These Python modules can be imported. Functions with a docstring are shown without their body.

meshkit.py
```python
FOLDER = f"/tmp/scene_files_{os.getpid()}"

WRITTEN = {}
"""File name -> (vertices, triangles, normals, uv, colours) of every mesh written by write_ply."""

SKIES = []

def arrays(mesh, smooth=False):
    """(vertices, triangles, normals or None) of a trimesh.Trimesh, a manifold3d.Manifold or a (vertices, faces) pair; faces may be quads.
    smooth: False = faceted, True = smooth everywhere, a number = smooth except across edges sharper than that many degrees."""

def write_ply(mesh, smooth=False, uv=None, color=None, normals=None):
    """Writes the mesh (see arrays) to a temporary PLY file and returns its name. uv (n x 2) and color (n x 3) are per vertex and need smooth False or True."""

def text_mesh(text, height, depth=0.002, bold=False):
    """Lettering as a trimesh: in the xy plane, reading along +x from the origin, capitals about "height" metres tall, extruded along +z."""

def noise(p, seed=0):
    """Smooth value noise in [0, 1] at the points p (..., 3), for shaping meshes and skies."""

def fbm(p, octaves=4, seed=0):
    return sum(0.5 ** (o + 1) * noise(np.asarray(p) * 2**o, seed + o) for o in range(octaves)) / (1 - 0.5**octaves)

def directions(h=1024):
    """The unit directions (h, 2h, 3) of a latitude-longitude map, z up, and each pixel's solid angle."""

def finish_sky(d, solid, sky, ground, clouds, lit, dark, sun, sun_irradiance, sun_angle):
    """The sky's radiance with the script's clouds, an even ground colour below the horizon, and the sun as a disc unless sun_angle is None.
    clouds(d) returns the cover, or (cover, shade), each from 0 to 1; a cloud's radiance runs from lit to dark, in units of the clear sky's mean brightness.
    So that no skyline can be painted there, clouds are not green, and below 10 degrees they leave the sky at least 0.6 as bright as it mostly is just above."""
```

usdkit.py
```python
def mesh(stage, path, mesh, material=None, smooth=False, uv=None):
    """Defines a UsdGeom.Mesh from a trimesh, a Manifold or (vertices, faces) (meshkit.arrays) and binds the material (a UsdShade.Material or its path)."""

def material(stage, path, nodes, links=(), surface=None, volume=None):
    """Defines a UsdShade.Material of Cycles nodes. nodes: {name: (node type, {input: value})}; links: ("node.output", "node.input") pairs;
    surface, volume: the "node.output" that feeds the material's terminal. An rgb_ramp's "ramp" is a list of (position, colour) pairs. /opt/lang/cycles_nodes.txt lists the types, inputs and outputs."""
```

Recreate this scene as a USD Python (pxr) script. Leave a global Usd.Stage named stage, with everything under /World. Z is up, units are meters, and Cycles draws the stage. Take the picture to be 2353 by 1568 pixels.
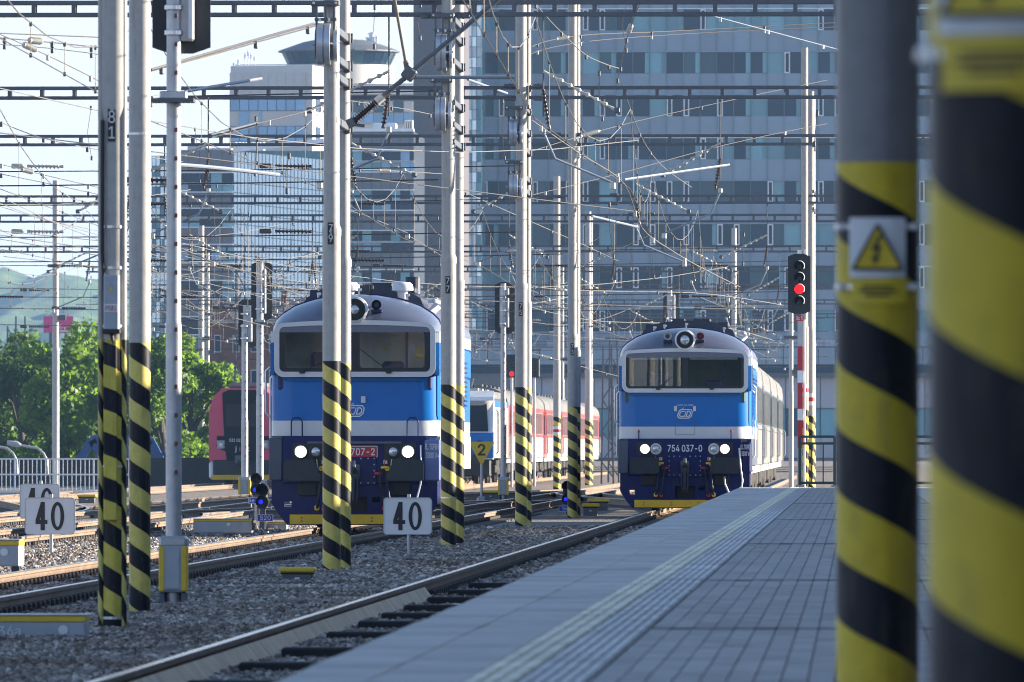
import math, random, re
import numpy as np, trimesh
import shapely.geometry as sg
from shapely import affinity
import usdkit, meshkit
from pxr import Usd, UsdGeom, UsdLux, UsdShade, Gf, Sdf, Vt

# ------------------------------------------------------------------ camera, sky, sun
stage = Usd.Stage.CreateInMemory()
UsdGeom.SetStageUpAxis(stage, UsdGeom.Tokens.z)
UsdGeom.SetStageMetersPerUnit(stage, 1.0)
world = UsdGeom.Xform.Define(stage, '/World')
stage.SetDefaultPrim(world.GetPrim())
UsdGeom.Scope.Define(stage, '/World/Looks')
FPX = 24000.0                      # focal length in pixels of a 2353 pixel wide picture
AL = math.atan(791.5 / FPX)        # the tracks run along +y, the camera looks a little to their left
CX, EYE, HORIZ = 6.82, 1.65, 1030.0
R2 = np.array([math.cos(AL), math.sin(AL)]); F2 = np.array([-math.sin(AL), math.cos(AL)])
cam = UsdGeom.Camera.Define(stage, '/World/camera')
cam.CreateHorizontalApertureAttr(36.0); cam.CreateVerticalApertureAttr(24.0)
cam.CreateFocalLengthAttr(FPX / 2353 * 36.0)
cam.CreateVerticalApertureOffsetAttr((HORIZ - 784) / 2353 * 36.0)
cam.CreateFStopAttr(13.0); cam.CreateFocusDistanceAttr(195.0)
cam.CreateClippingRangeAttr(Gf.Vec2f(1.0, 60000.0))
cam.CreateExposureAttr(1.85)
cx = UsdGeom.Xformable(cam); cx.AddTranslateOp().Set(Gf.Vec3d(CX, 0, EYE)); cx.AddRotateXYZOp().Set(Gf.Vec3f(90, 0, math.degrees(AL)))
SUN_EL = math.radians(15.0); SUN_AHEAD = math.radians(12.0)
s2 = math.cos(SUN_AHEAD) * R2 + math.sin(SUN_AHEAD) * F2
SUN = np.array([s2[0] * math.cos(SUN_EL), s2[1] * math.cos(SUN_EL), math.sin(SUN_EL)])
sun = UsdLux.DistantLight.Define(stage, '/World/sun_light')
sun.CreateIntensityAttr(1.25); sun.CreateAngleAttr(0.53); sun.CreateColorAttr(Gf.Vec3f(1.0, 0.89, 0.74))
sun.GetPrim().CreateAttribute('inputs:normalize', Sdf.ValueTypeNames.Bool).Set(True)
UsdGeom.Xformable(sun).AddTransformOp().Set(Gf.Matrix4d().SetRotate(Gf.Rotation(Gf.Vec3d(0, 0, 1), Gf.Vec3d(*SUN.tolist()))))
dome = UsdLux.DomeLight.Define(stage, '/World/sky')
dome.GetPrim().SetCustomDataByKey('kind', 'structure')
dome_mat = usdkit.material(stage, '/World/Looks/sky_dome', {
    's': ('sky_texture', {'sky_type': 'single_scattering', 'sun_disc': False, 'sun_elevation': SUN_EL,
                          'sun_rotation': math.atan2(SUN[0], SUN[1]), 'altitude': 200.0, 'air_density': 1.0, 'aerosol_density': 0.0, 'ozone_density': 3.6}),
    't': ('texture_coordinate', {}), 'm': ('mapping', {'scale': (1.0, 1.0, 4.0)}), 'n': ('noise_texture', {'scale': 3.0, 'detail': 6.0, 'roughness': .55}),
    'z': ('separate_xyz', {}), 'e': ('map_range', {'range_type': 'smoothstep', 'from_min': .0, 'from_max': .30, 'to_min': .96, 'to_max': .08, 'clamp': True}),
    'r': ('map_range', {'from_min': .3, 'from_max': .7, 'to_min': .85, 'to_max': 1.1, 'clamp': True}), 'f': ('math', {'math_type': 'multiply', 'use_clamp': True}), 'v': ('mix', {'mix_type': 'mix', 'color2': (4.3, 4.3, 4.85)}),
    'b': ('background_shader', {'strength': 0.066})},
    [('t.generated', 'm.vector'), ('m.vector', 'n.vector'), ('n.fac', 'r.value'), ('t.generated', 'z.vector'), ('z.z', 'e.value'), ('e.result', 'f.value1'), ('r.result', 'f.value2'), ('f.value', 'v.fac'), ('s.color', 'v.color1'), ('v.color', 'b.color')], surface='b.background')
UsdShade.MaterialBindingAPI.Apply(dome.GetPrim()).Bind(dome_mat)

# ------------------------------------------------------------------ helpers
rng = random.Random(7); nrg = np.random.default_rng(7)
def P(X, Y, D):
    """world point seen at pixel (X, Y) of the 2353 wide picture at camera depth D: used to measure where things stand"""
    h = D * F2 + ((X - 1176.5) * D / FPX) * R2
    return np.array([CX + h[0], h[1], EYE + (HORIZ - Y) * D / FPX])
def ydep(n, D):
    return (D + (n - CX) * math.sin(AL)) / math.cos(AL)
def DS(s): return FPX / s
class MB:
    def __init__(self): self.v, self.f, self.n = [], [], 0
    def raw(self, v, f):
        v = np.asarray(v, float); f = np.asarray(f, int)
        if f.shape[1] == 4: f = np.vstack([f[:, [0, 1, 2]], f[:, [0, 2, 3]]])
        self.v.append(v); self.f.append(f + self.n); self.n += len(v); return self
    def mesh(self, m, T=None):
        v = np.asarray(m.vertices)
        if T is not None: v = v @ np.asarray(T)[:3, :3].T + np.asarray(T)[:3, 3]
        return self.raw(v, m.faces)
    def box(self, c, s, rz=0.0, ry=0.0, b=0.0):
        v, f = cbox(s, b)
        if ry: v = v @ np.array([[math.cos(ry), 0, math.sin(ry)], [0, 1, 0], [-math.sin(ry), 0, math.cos(ry)]]).T
        if rz: v = v @ np.array([[math.cos(rz), -math.sin(rz), 0], [math.sin(rz), math.cos(rz), 0], [0, 0, 1]]).T
        return self.raw(v + np.asarray(c, float), f)
    def bb(self, x0, x1, y0, y1, z0, z1, b=0.0):
        return self.box(((x0 + x1) / 2, (y0 + y1) / 2, (z0 + z1) / 2), (abs(x1 - x0), abs(y1 - y0), abs(z1 - z0)), b=b)
    def beam(self, p, q, w, h=None):
        p, q = np.asarray(p, float), np.asarray(q, float); h = h or w
        d = q - p; L = np.linalg.norm(d); d /= L
        up = np.array([0, 0, 1.0]) if abs(d[2]) < .95 else np.array([0, 1.0, 0])
        a = np.cross(d, up); a /= np.linalg.norm(a); u = np.cross(a, d)
        v, f = cbox((w, L, h), 0)
        return self.raw(v @ np.array([a, d, u]) + (p + q) / 2, f)
    def tube(self, pts, r, seg=6, caps=True):
        pts = np.asarray(pts, float); n = len(pts)
        rr = np.full(n, r, float) if np.ndim(r) == 0 else np.asarray(r, float)
        t = np.gradient(pts, axis=0); t /= np.maximum(np.linalg.norm(t, axis=1, keepdims=True), 1e-9)
        ref = np.array([0, 0, 1.0]) if abs(t[0][2]) < .9 else np.array([1.0, 0, 0])
        a = np.cross(t, ref); ln = np.linalg.norm(a, axis=1, keepdims=True); a = np.where(ln > 1e-6, a / np.maximum(ln, 1e-9), [1.0, 0, 0])
        for i in range(1, n):
            if a[i] @ a[i - 1] < 0: a[i] *= -1
        b = np.cross(t, a)
        th = np.linspace(0, 2 * np.pi, seg, endpoint=False)
        v = pts[:, None] + rr[:, None, None] * (np.cos(th)[None, :, None] * a[:, None] + np.sin(th)[None, :, None] * b[:, None])
        f = []
        for i in range(n - 1):
            for k in range(seg):
                k2 = (k + 1) % seg
                f.append((i * seg + k, (i + 1) * seg + k, (i + 1) * seg + k2)); f.append((i * seg + k, (i + 1) * seg + k2, i * seg + k2))
        V = v.reshape(-1, 3)
        if caps:
            V = np.vstack([V, pts[0], pts[-1]])
            for k in range(seg):
                k2 = (k + 1) % seg
                f.append((n * seg, k, k2)); f.append((n * seg + 1, (n - 1) * seg + k2, (n - 1) * seg + k))
        return self.raw(V, f)
    def cyl(self, p, q, r, seg=16): return self.tube([p, q], r, seg)
    def lathe(self, prof, o=(0, 0, 0), axis='z', seg=20):
        """prof: (radius, height) pairs from one end to the other"""
        th = np.linspace(0, 2 * np.pi, seg, endpoint=False); pr = np.asarray(prof, float); n = len(pr)
        v = np.stack([pr[:, :1] * np.cos(th), pr[:, :1] * np.sin(th), np.repeat(pr[:, 1:], seg, 1)], -1).reshape(-1, 3)
        if axis == 'y': v = np.stack([v[:, 0], -v[:, 2], v[:, 1]], 1)   # positive heights point at the camera side (-y)
        if axis == 'x': v = np.stack([v[:, 2], v[:, 0], v[:, 1]], 1)
        f = []
        for i in range(n - 1):
            for k in range(seg):
                k2 = (k + 1) % seg
                f.append((i * seg + k, i * seg + k2, (i + 1) * seg + k2)); f.append((i * seg + k, (i + 1) * seg + k2, (i + 1) * seg + k))
        return self.raw(v + np.asarray(o, float), f)
    def prism(self, poly, h, T):
        for g in getattr(poly, 'geoms', [poly]):
            if g.area > 1e-9: self.mesh(trimesh.creation.extrude_polygon(g, h, engine='earcut'), T)
        return self
    def front(self, poly, x, y, z, t=.01):
        """a flat outline facing the camera (-y), its face at y - t"""
        return self.prism(poly, t, [[1, 0, 0, x], [0, 0, -1, y], [0, 1, 0, z], [0, 0, 0, 1]])
    def side(self, poly, x, y, z, t=.01):
        """a flat outline facing +x: its first axis runs along +y"""
        return self.prism(poly, t, [[0, 0, 1, x], [1, 0, 0, y], [0, 1, 0, z], [0, 0, 0, 1]])
    def quad(self, a, b, c, d): return self.raw([a, b, c, d], [(0, 1, 2), (0, 2, 3)])
    def data(self): return np.vstack(self.v), np.vstack(self.f)
_cb = {}
def _cb_template():
    s = np.array([[x, y, z] for x in (-1, 1) for y in (-1, 1) for z in (-1, 1)], float)
    V = []
    for p in s:
        for k in range(3): V.append((p, k))
    pts = np.array([p - .2 * (np.arange(3) != k) * p for p, k in V])
    h = trimesh.convex.convex_hull(pts)
    idx = [int(np.argmin(np.linalg.norm(pts - q, axis=1))) for q in h.vertices]
    return V, np.array([[idx[i] for i in f] for f in h.faces])
_T = _cb_template()
BF = np.array([(0, 1, 3), (0, 3, 2), (4, 6, 7), (4, 7, 5), (0, 4, 5), (0, 5, 1), (2, 3, 7), (2, 7, 6), (0, 2, 6), (0, 6, 4), (1, 5, 7), (1, 7, 3)])
BV = np.array([[x, y, z] for x in (-.5, .5) for y in (-.5, .5) for z in (-.5, .5)])
def cbox(s, b=0.0):
    s = np.asarray(s, float)
    if b <= 0: return BV * s, BF
    return np.array([p * s / 2 - b * (np.arange(3) != k) * p for p, k in _T[0]]), _T[1]
def rrect(x0, x1, z0, z1, r, seg=6):
    return sg.box(x0 + r, z0 + r, x1 - r, z1 - r).buffer(r, quad_segs=seg)
_names = {}
def numbered(parent, name):
    k = (parent, name); i = _names.get(k, -1) + 1; _names[k] = i
    return f'{parent}/{name}' + (f'_{i:03d}' if i else '')
def thing(name, label, cat, loc=(0, 0, 0), rz=0.0, group=None, kind=None):
    path = numbered('/World', name); x = UsdGeom.Xform.Define(stage, path)
    x.AddTranslateOp().Set(Gf.Vec3d(*map(float, loc)))
    if rz: x.AddRotateZOp().Set(math.degrees(rz))
    tag(x.GetPrim(), label, cat, group, kind); return path
def tag(p, label, cat, group=None, kind=None):
    for k, v in (('label', label), ('category', cat), ('group', group), ('kind', kind)):
        if v: p.SetCustomDataByKey(k, v)
def part(parent, name, mb, mat, smooth=False, label=None, kind=None):
    path = numbered(parent, name)
    m = usdkit.mesh(stage, path, mb.data() if isinstance(mb, MB) else mb, mat, smooth=smooth)
    if label: m.GetPrim().SetCustomDataByKey('label', label)
    if kind: m.GetPrim().SetCustomDataByKey('kind', kind)
    return path
def single(name, mb, mat, label, cat, group=None, kind=None, smooth=False, loc=None):
    path = numbered('/World', name); m = usdkit.mesh(stage, path, mb.data() if isinstance(mb, MB) else mb, mat, smooth=smooth)
    if loc is not None: m.AddTranslateOp().Set(Gf.Vec3d(*map(float, loc)))
    tag(m.GetPrim(), label, cat, group, kind); return path
def structure(name, mb, mat, smooth=False):
    path = numbered('/World', name); m = usdkit.mesh(stage, path, mb.data() if isinstance(mb, MB) else mb, mat, smooth=smooth)
    m.GetPrim().SetCustomDataByKey('kind', 'structure'); return path
def copy(src, name, label, cat, loc, rz=0.0, group=None):
    path = numbered('/World', name); x = UsdGeom.Xform.Define(stage, path)
    x.GetPrim().GetReferences().AddInternalReference(src); x.GetPrim().SetInstanceable(True)
    x.ClearXformOpOrder(); x.AddTranslateOp().Set(Gf.Vec3d(*map(float, loc)))
    if rz: x.AddRotateZOp().Set(math.degrees(rz))
    tag(x.GetPrim(), label, cat, group); return path
def words(text, height, bold=False, width=None, depth=.004, sx=1.0):
    m = meshkit.text_mesh(text, height, depth, bold)
    b = m.bounds; m.apply_translation((-(b[0][0] + b[1][0]) / 2, -height / 2, 0))
    m.apply_scale((sx if width is None else width / (b[1][0] - b[0][0]), 1, 1)); return m
def tfront(x, y, z): return np.array([[1, 0, 0, x], [0, 0, -1, y], [0, 1, 0, z], [0, 0, 0, 1.0]])
def tside(x, y, z): return np.array([[0, 0, 1, x], [1, 0, 0, y], [0, 1, 0, z], [0, 0, 0, 1.0]])

# ------------------------------------------------------------------ materials
def pm(name, c, rough=.5, metal=0.0, var=.12, scale=2.0, bump=0.0, bscale=40.0, coat=0.0, spec=.5, dirt=None, world_pos=False, fine=True, bdist=.01):
    c = np.asarray(c, float)
    n = {'t': ('texture_coordinate', {}), 'n1': ('noise_texture', {'scale': scale, 'detail': 5.0, 'roughness': .65}),
         'r1': ('rgb_ramp', {'ramp': [(.28, tuple(c * (1 - var))), (.72, tuple(np.minimum(c * (1 + var), .95)))]}),
         'p': ('principled_bsdf', {'roughness': rough, 'metallic': metal, 'coat_weight': coat, 'coat_roughness': .08, 'specular_ior_level': spec})}
    src = 't.object'
    if world_pos: n['g'] = ('geometry', {}); src = 'g.position'
    L = [(src, 'n1.vector'), ('n1.fac', 'r1.fac')]; out = 'r1.color'
    if dirt is not None:
        dc, amt, ds = dirt
        n.update({'n2': ('noise_texture', {'scale': ds, 'detail': 8.0, 'roughness': .7}), 'm2': ('map_range', {'from_min': .5, 'from_max': .75, 'to_min': 0.0, 'to_max': amt, 'clamp': True}),
                  'x2': ('mix', {'mix_type': 'mix', 'color2': dc})})
        L += [(src, 'n2.vector'), ('n2.fac', 'm2.value'), ('m2.result', 'x2.fac'), (out, 'x2.color1')]; out = 'x2.color'
    L.append((out, 'p.base_color'))
    if bump:
        n.update({'n3': ('noise_texture', {'scale': bscale, 'detail': 3.0}), 'b': ('bump', {'strength': bump, 'distance': bdist})})
        L += [(src, 'n3.vector'), ('n3.fac', 'b.height'), ('b.normal', 'p.normal')]
    return usdkit.material(stage, '/World/Looks/' + name, n, L, surface='p.BSDF')
def emis(name, c, strength):
    return usdkit.material(stage, '/World/Looks/' + name, {'e': ('emission', {'color': c, 'strength': strength})}, [], surface='e.emission')
def glassm(name, tint=(.9, .95, .95), gloss=(.9, .9, .9), ior=1.5, rough=.01):
    return usdkit.material(stage, '/World/Looks/' + name, {'f': ('fresnel', {'IOR': ior}), 't': ('transparent_bsdf', {'color': tint}), 'g': ('glossy_bsdf', {'color': gloss, 'roughness': rough}),
        'm': ('mix_closure', {})}, [('f.fac', 'm.fac'), ('t.BSDF', 'm.closure1'), ('g.BSDF', 'm.closure2')], surface='m.closure')
def stripem(name, pitch, phase, hand=1.0, top=1e9, topc=(.40, .385, .36), yellow=(.62, .53, .16), black=(.007, .008, .012)):
    """helical hazard stripes painted round a tube standing at its own origin; plain paint above 'top'"""
    return usdkit.material(stage, '/World/Looks/' + name, {
        't': ('texture_coordinate', {}), 's': ('separate_xyz', {}), 'a': ('math', {'math_type': 'arctan2'}),
        'k': ('math', {'math_type': 'multiply_add', 'value2': hand / (2 * math.pi), 'value3': phase}), 'z': ('math', {'math_type': 'multiply_add', 'value2': 1 / pitch}),
        'fr': ('math', {'math_type': 'fraction'}), 'lt': ('math', {'math_type': 'greater_than', 'value2': .5}),
        'n': ('noise_texture', {'scale': 9.0, 'detail': 6.0, 'roughness': .7}),
        'ry': ('rgb_ramp', {'ramp': [(.3, tuple(np.array(yellow) * .8)), (.7, tuple(np.array(yellow) * 1.08))]}),
        'rk': ('rgb_ramp', {'ramp': [(.3, black), (.75, tuple(np.array(black) * 1.8))]}), 'x': ('mix', {'mix_type': 'mix'}),
        'gt': ('math', {'math_type': 'greater_than', 'value2': top}), 'rg': ('rgb_ramp', {'ramp': [(.3, tuple(np.array(topc) * .88)), (.7, tuple(np.array(topc) * 1.08))]}), 'x2': ('mix', {'mix_type': 'mix'}),
        'mp': ('mapping', {'scale': (14.0, 14.0, 1.6)}), 'n2': ('noise_texture', {'scale': 1.0, 'detail': 7.0, 'roughness': .75}), 'k2': ('map_range', {'from_min': .54, 'from_max': .72, 'to_min': 0.0, 'to_max': .55, 'clamp': True}), 'x3': ('mix', {'mix_type': 'mix', 'color2': (.13, .11, .085)}),
        'n3': ('noise_texture', {'scale': 34.0, 'detail': 4.0, 'roughness': .6}), 'k3': ('map_range', {'from_min': .69, 'from_max': .71, 'to_min': 0.0, 'to_max': .7, 'clamp': True}), 'x4': ('mix', {'mix_type': 'mix', 'color2': (.22, .21, .20)}),
        'p': ('principled_bsdf', {'roughness': .4, 'specular_ior_level': .25})},
        [('t.object', 'mp.vector'), ('mp.vector', 'n2.vector'), ('n2.fac', 'k2.value'), ('k2.result', 'x3.fac'), ('x2.color', 'x3.color1'), ('t.object', 'n3.vector'), ('n3.fac', 'k3.value'), ('k3.result', 'x4.fac'), ('x3.color', 'x4.color1'), ('t.object', 's.vector'), ('t.object', 'n.vector'), ('s.y', 'a.value1'), ('s.x', 'a.value2'), ('a.value', 'k.value1'), ('s.z', 'z.value1'), ('k.value', 'z.value3'), ('z.value', 'fr.value1'),
         ('fr.value', 'lt.value1'), ('n.fac', 'ry.fac'), ('n.fac', 'rk.fac'), ('lt.value', 'x.fac'), ('rk.color', 'x.color1'), ('ry.color', 'x.color2'),
         ('s.z', 'gt.value1'), ('gt.value', 'x2.fac'), ('n.fac', 'rg.fac'), ('x.color', 'x2.color1'), ('rg.color', 'x2.color2'), ('x4.color', 'p.base_color')], surface='p.BSDF')
M = {}
def mk(k, *a, **kw): M[k] = pm(k, *a, **kw)
mk('mast_paint', (.40, .385, .36), .42, var=.08, scale=3, dirt=((.25, .22, .18), .4, 2.0))
mk('dark_mast_paint', (.10, .105, .11), .4, var=.12, scale=3)
mk('galvanised', (.42, .43, .45), .38, metal=.55, var=.18, scale=6)
mk('beam_steel', (.085, .092, .108), .5, var=.2, scale=1.5)
mk('bracket_steel', (.10, .11, .125), .45, metal=.3, var=.2, scale=5)
mk('bright_metal', (.62, .63, .65), .3, metal=.8, var=.1, scale=8)
mk('wheel_aluminium', (.5, .52, .56), .34, metal=.6, var=.08, scale=8)
mk('wire_copper', (.12, .105, .09), .4, metal=.5, var=.1)
mk('wire_light', (.24, .225, .2), .4, metal=.5, var=.1)
mk('tube_light', (.24, .27, .31), .4, metal=.3, var=.1)
mk('insulator_brown', (.075, .045, .035), .25, var=.15)
mk('insulator_pale', (.5, .48, .42), .35, var=.15)
mk('clamp_pale', (.6, .57, .5), .45, metal=.2)
mk('rubber_black', (.012, .013, .015), .6, var=.2)
mk('black_paint', (.014, .016, .02), .45, var=.25, scale=4)
mk('white_paint', (.74, .74, .73), .45, var=.05, dirt=((.5, .47, .42), .35, 3.0))
mk('sign_white', (.66, .66, .67), .35, var=.04, dirt=((.5, .48, .45), .3, 4.0))
mk('sign_black', (.015, .014, .016), .4, var=.1)
mk('sign_yellow', (.72, .47, .02), .4, var=.05)
mk('sign_red', (.45, .02, .03), .4, var=.08)
mk('sign_blue', (.02, .05, .38), .4, var=.08)
mk('box_grey', (.34, .36, .40), .5, var=.1, scale=4, dirt=((.2, .18, .15), .4, 5.0))
mk('box_yellow', (.66, .44, .03), .45, var=.08, scale=5, dirt=((.25, .18, .06), .4, 6.0))
mk('concrete', (.34, .33, .31), .8, var=.18, scale=3, bump=.3, bscale=60)
mk('rust_red', (.16, .045, .03), .7, var=.2)
# ------------------------------------------------------------------ the ground, hills, platform
M['gravel_ground'] = usdkit.material(stage, '/World/Looks/gravel_ground', {
    'g': ('geometry', {}), 'v': ('voronoi_texture', {'scale': 16.0, 'feature': 'f1'}), 'n': ('noise_texture', {'scale': .35, 'detail': 6.0, 'roughness': .7}),
    'sc': ('separate_color', {}), 'r': ('rgb_ramp', {'ramp': [(0, (.09, .08, .07)), (.5, (.22, .20, .18)), (1, (.38, .355, .325))]}),
    'r2': ('rgb_ramp', {'ramp': [(.3, (.62, .52, .44)), (.7, (1.1, 1.08, 1.06))]}), 'x': ('mix', {'mix_type': 'multiply', 'fac': 1.0}),
    'b': ('bump', {'strength': .9, 'distance': .03, 'invert': True}), 'p': ('principled_bsdf', {'roughness': .85})},
    [('g.position', 'v.vector'), ('g.position', 'n.vector'), ('v.color', 'sc.color'), ('sc.r', 'r.fac'), ('n.fac', 'r2.fac'), ('r.color', 'x.color1'), ('r2.color', 'x.color2'),
     ('v.distance', 'b.height'), ('b.normal', 'p.normal'), ('x.color', 'p.base_color')], surface='p.BSDF')
M['stone'] = usdkit.material(stage, '/World/Looks/stone', {
    'o': ('object_info', {}), 'r': ('rgb_ramp', {'ramp': [(0, (.085, .076, .068)), (.4, (.22, .205, .185)), (.8, (.37, .35, .325)), (1, (.6, .58, .55))]}),
    'g': ('geometry', {}), 'n': ('noise_texture', {'scale': .35, 'detail': 6.0, 'roughness': .7}), 'r2': ('rgb_ramp', {'ramp': [(.36, (.5, .33, .23)), (.5, (.92, .84, .78)), (.66, (1.3, 1.28, 1.26))]}), 'x': ('mix', {'mix_type': 'multiply', 'fac': 1.0}),
    'p': ('principled_bsdf', {'roughness': .8})}, [('o.random', 'r.fac'), ('g.position', 'n.vector'), ('n.fac', 'r2.fac'), ('r.color', 'x.color1'), ('r2.color', 'x.color2'), ('x.color', 'p.base_color')], surface='p.BSDF')
g = MB()
xs = [-6000, -400, -60, -30, 4.5, 40, 400, 6000]; ys = [-300, 0, 100, 300, 700, 1500, 7000]
for i in range(len(xs) - 1):
    for j in range(len(ys) - 1):
        g.quad((xs[i], ys[j], 0), (xs[i + 1], ys[j], 0), (xs[i + 1], ys[j + 1], 0), (xs[i], ys[j + 1], 0))
structure('ground', g, M['gravel_ground'])

# hills far behind the town
M['forest_hill'] = usdkit.material(stage, '/World/Looks/forest_hill', {
    'g': ('geometry', {}), 'n': ('noise_texture', {'scale': .06, 'detail': 8.0, 'roughness': .8}), 'r': ('rgb_ramp', {'ramp': [(.35, (.018, .045, .018)), (.52, (.05, .10, .03)), (.68, (.11, .17, .05))]}),
    'p': ('principled_bsdf', {'roughness': .9})}, [('g.position', 'n.vector'), ('n.fac', 'r.fac'), ('r.color', 'p.base_color')], surface='p.BSDF')
nx, ny = 420, 70
HX = np.linspace(-900, 700, nx); HY = np.linspace(2600, 4200, ny)
gx, gy = np.meshgrid(HX, HY)
base = 63 * np.clip((gy - 2600) / 1100, 0, 1) ** 1.3 * (0.82 + .5 * (meshkit.fbm(np.stack([gx / 260, gy / 900, 0 * gx], -1), 3, 5) - .3))
hz = base + 13 * (meshkit.fbm(np.stack([gx / 11, gy / 40, 0 * gx], -1), 4, 9) - .5) * np.clip((gy - 2650) / 200, 0, 1)
hv = np.stack([gx, gy, hz - .5], -1).reshape(-1, 3)
ii = (np.arange(ny - 1)[:, None] * nx + np.arange(nx - 1)[None]).ravel()
structure('hills', (hv, np.stack([ii, ii + 1, ii + nx + 1, ii + nx], 1)), M['forest_hill'], smooth=True)

# platform
PZ = .75; PE = 4.3
mk('platform_concrete', (.30, .30, .295), .8, var=.15, scale=1.2, bump=.3, bscale=40)
def islandm(name, c, var, rough=.52, tint2=None):
    c = np.asarray(c, float)
    M[name] = usdkit.material(stage, '/World/Looks/' + name, {'g': ('geometry', {}), 'o': ('object_info', {}), 'a': ('math', {'math_type': 'add'}), 'f': ('math', {'math_type': 'fraction'}),
        'r': ('rgb_ramp', {'ramp': [(0, tuple(c * (1 - var))), (1, tuple(c * (1 + var)))]}), 'n': ('noise_texture', {'scale': 1.1, 'detail': 8.0, 'roughness': .75}),
        'r2': ('rgb_ramp', {'ramp': [(.3, (.55, .54, .53)), (.48, (.92, .92, .92)), (.7, (1.12, 1.12, 1.12))]}), 'x': ('mix', {'mix_type': 'multiply', 'fac': 1.0}), 'vg': ('voronoi_texture', {'scale': 3.2}), 'gm': ('map_range', {'from_min': .055, 'from_max': .075, 'to_min': .62, 'to_max': 1.0, 'clamp': True}), 'xg': ('mix', {'mix_type': 'multiply', 'fac': 1.0}),
        'n3': ('noise_texture', {'scale': 90.0, 'detail': 2.0}), 'b': ('bump', {'strength': .25, 'distance': .004}), 'p': ('principled_bsdf', {'roughness': rough})},
        [('g.random_per_island', 'a.value1'), ('o.random', 'a.value2'), ('a.value', 'f.value1'), ('f.value', 'r.fac'), ('g.position', 'n.vector'), ('n.fac', 'r2.fac'), ('r.color', 'x.color1'), ('r2.color', 'x.color2'),
         ('g.position', 'n3.vector'), ('n3.fac', 'b.height'), ('b.normal', 'p.normal'), ('g.position', 'vg.vector'), ('vg.distance', 'gm.value'), ('x.color', 'xg.color1'), ('gm.result', 'xg.color2'), ('xg.color', 'p.base_color')], surface='p.BSDF')
islandm('edge_slab', (.45, .45, .44), .10)
islandm('paver', (.42, .42, .42), .12)
islandm('tactile_cream', (.88, .85, .68), .16)
islandm('ribbed_tile', (.68, .69, .70), .25)
islandm('tactile_base', (.60, .58, .45), .12)
islandm('ribbed_base', (.38, .385, .39), .10)
YA, YB = 30.0, 240.0
plat = numbered('/World', 'platform'); UsdGeom.Xform.Define(stage, plat).GetPrim().SetCustomDataByKey('kind', 'structure')
b = MB(); b.bb(4.70, 24, -20, YB, -.3, PZ - .065); b.raw([(4.70, YA, -.3), (4.70, YA, PZ - .062), (4.64, YA, PZ - .062), (4.2, YB, PZ - .062), (4.70, YB, PZ - .062), (4.64, YA, -.3), (4.2, YB, -.3)], [(5, 2, 3, 6), (2, 1, 4, 3), (0, 1, 2, 5)])
part(plat, 'platform_wall', b, M['platform_concrete'])
b = MB(); b.bb(PE, 24, -20, YA - .01, PZ - .06, PZ); b.bb(8.01, 24, YA, YB, PZ - .06, PZ); part(plat, 'paving_outside_the_view', b, M['paver'])
for k in range(int(YB - YA)):
    y0 = YA + k; b = MB(); b.bb(PE + .29 - .0021 * (y0 - YA) + rng.uniform(-.004, .004), 4.925, y0 + .006, y0 + .994, PZ - .06, PZ + rng.uniform(-.003, .003), b=.008); part(plat, 'edge_slab', b, M['edge_slab'])
rest = MB()
for k in range(int((YB - YA) * 2)):
    y0 = YA + k * .5; b = MB() if y0 < 175 else rest
    b.bb(4.935, 5.303, y0 + .005, y0 + .495, PZ - .06, PZ + rng.uniform(-.003, .002), b=.006)
    if b is not rest: part(plat, 'border_slab', b, M['edge_slab'])
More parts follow.
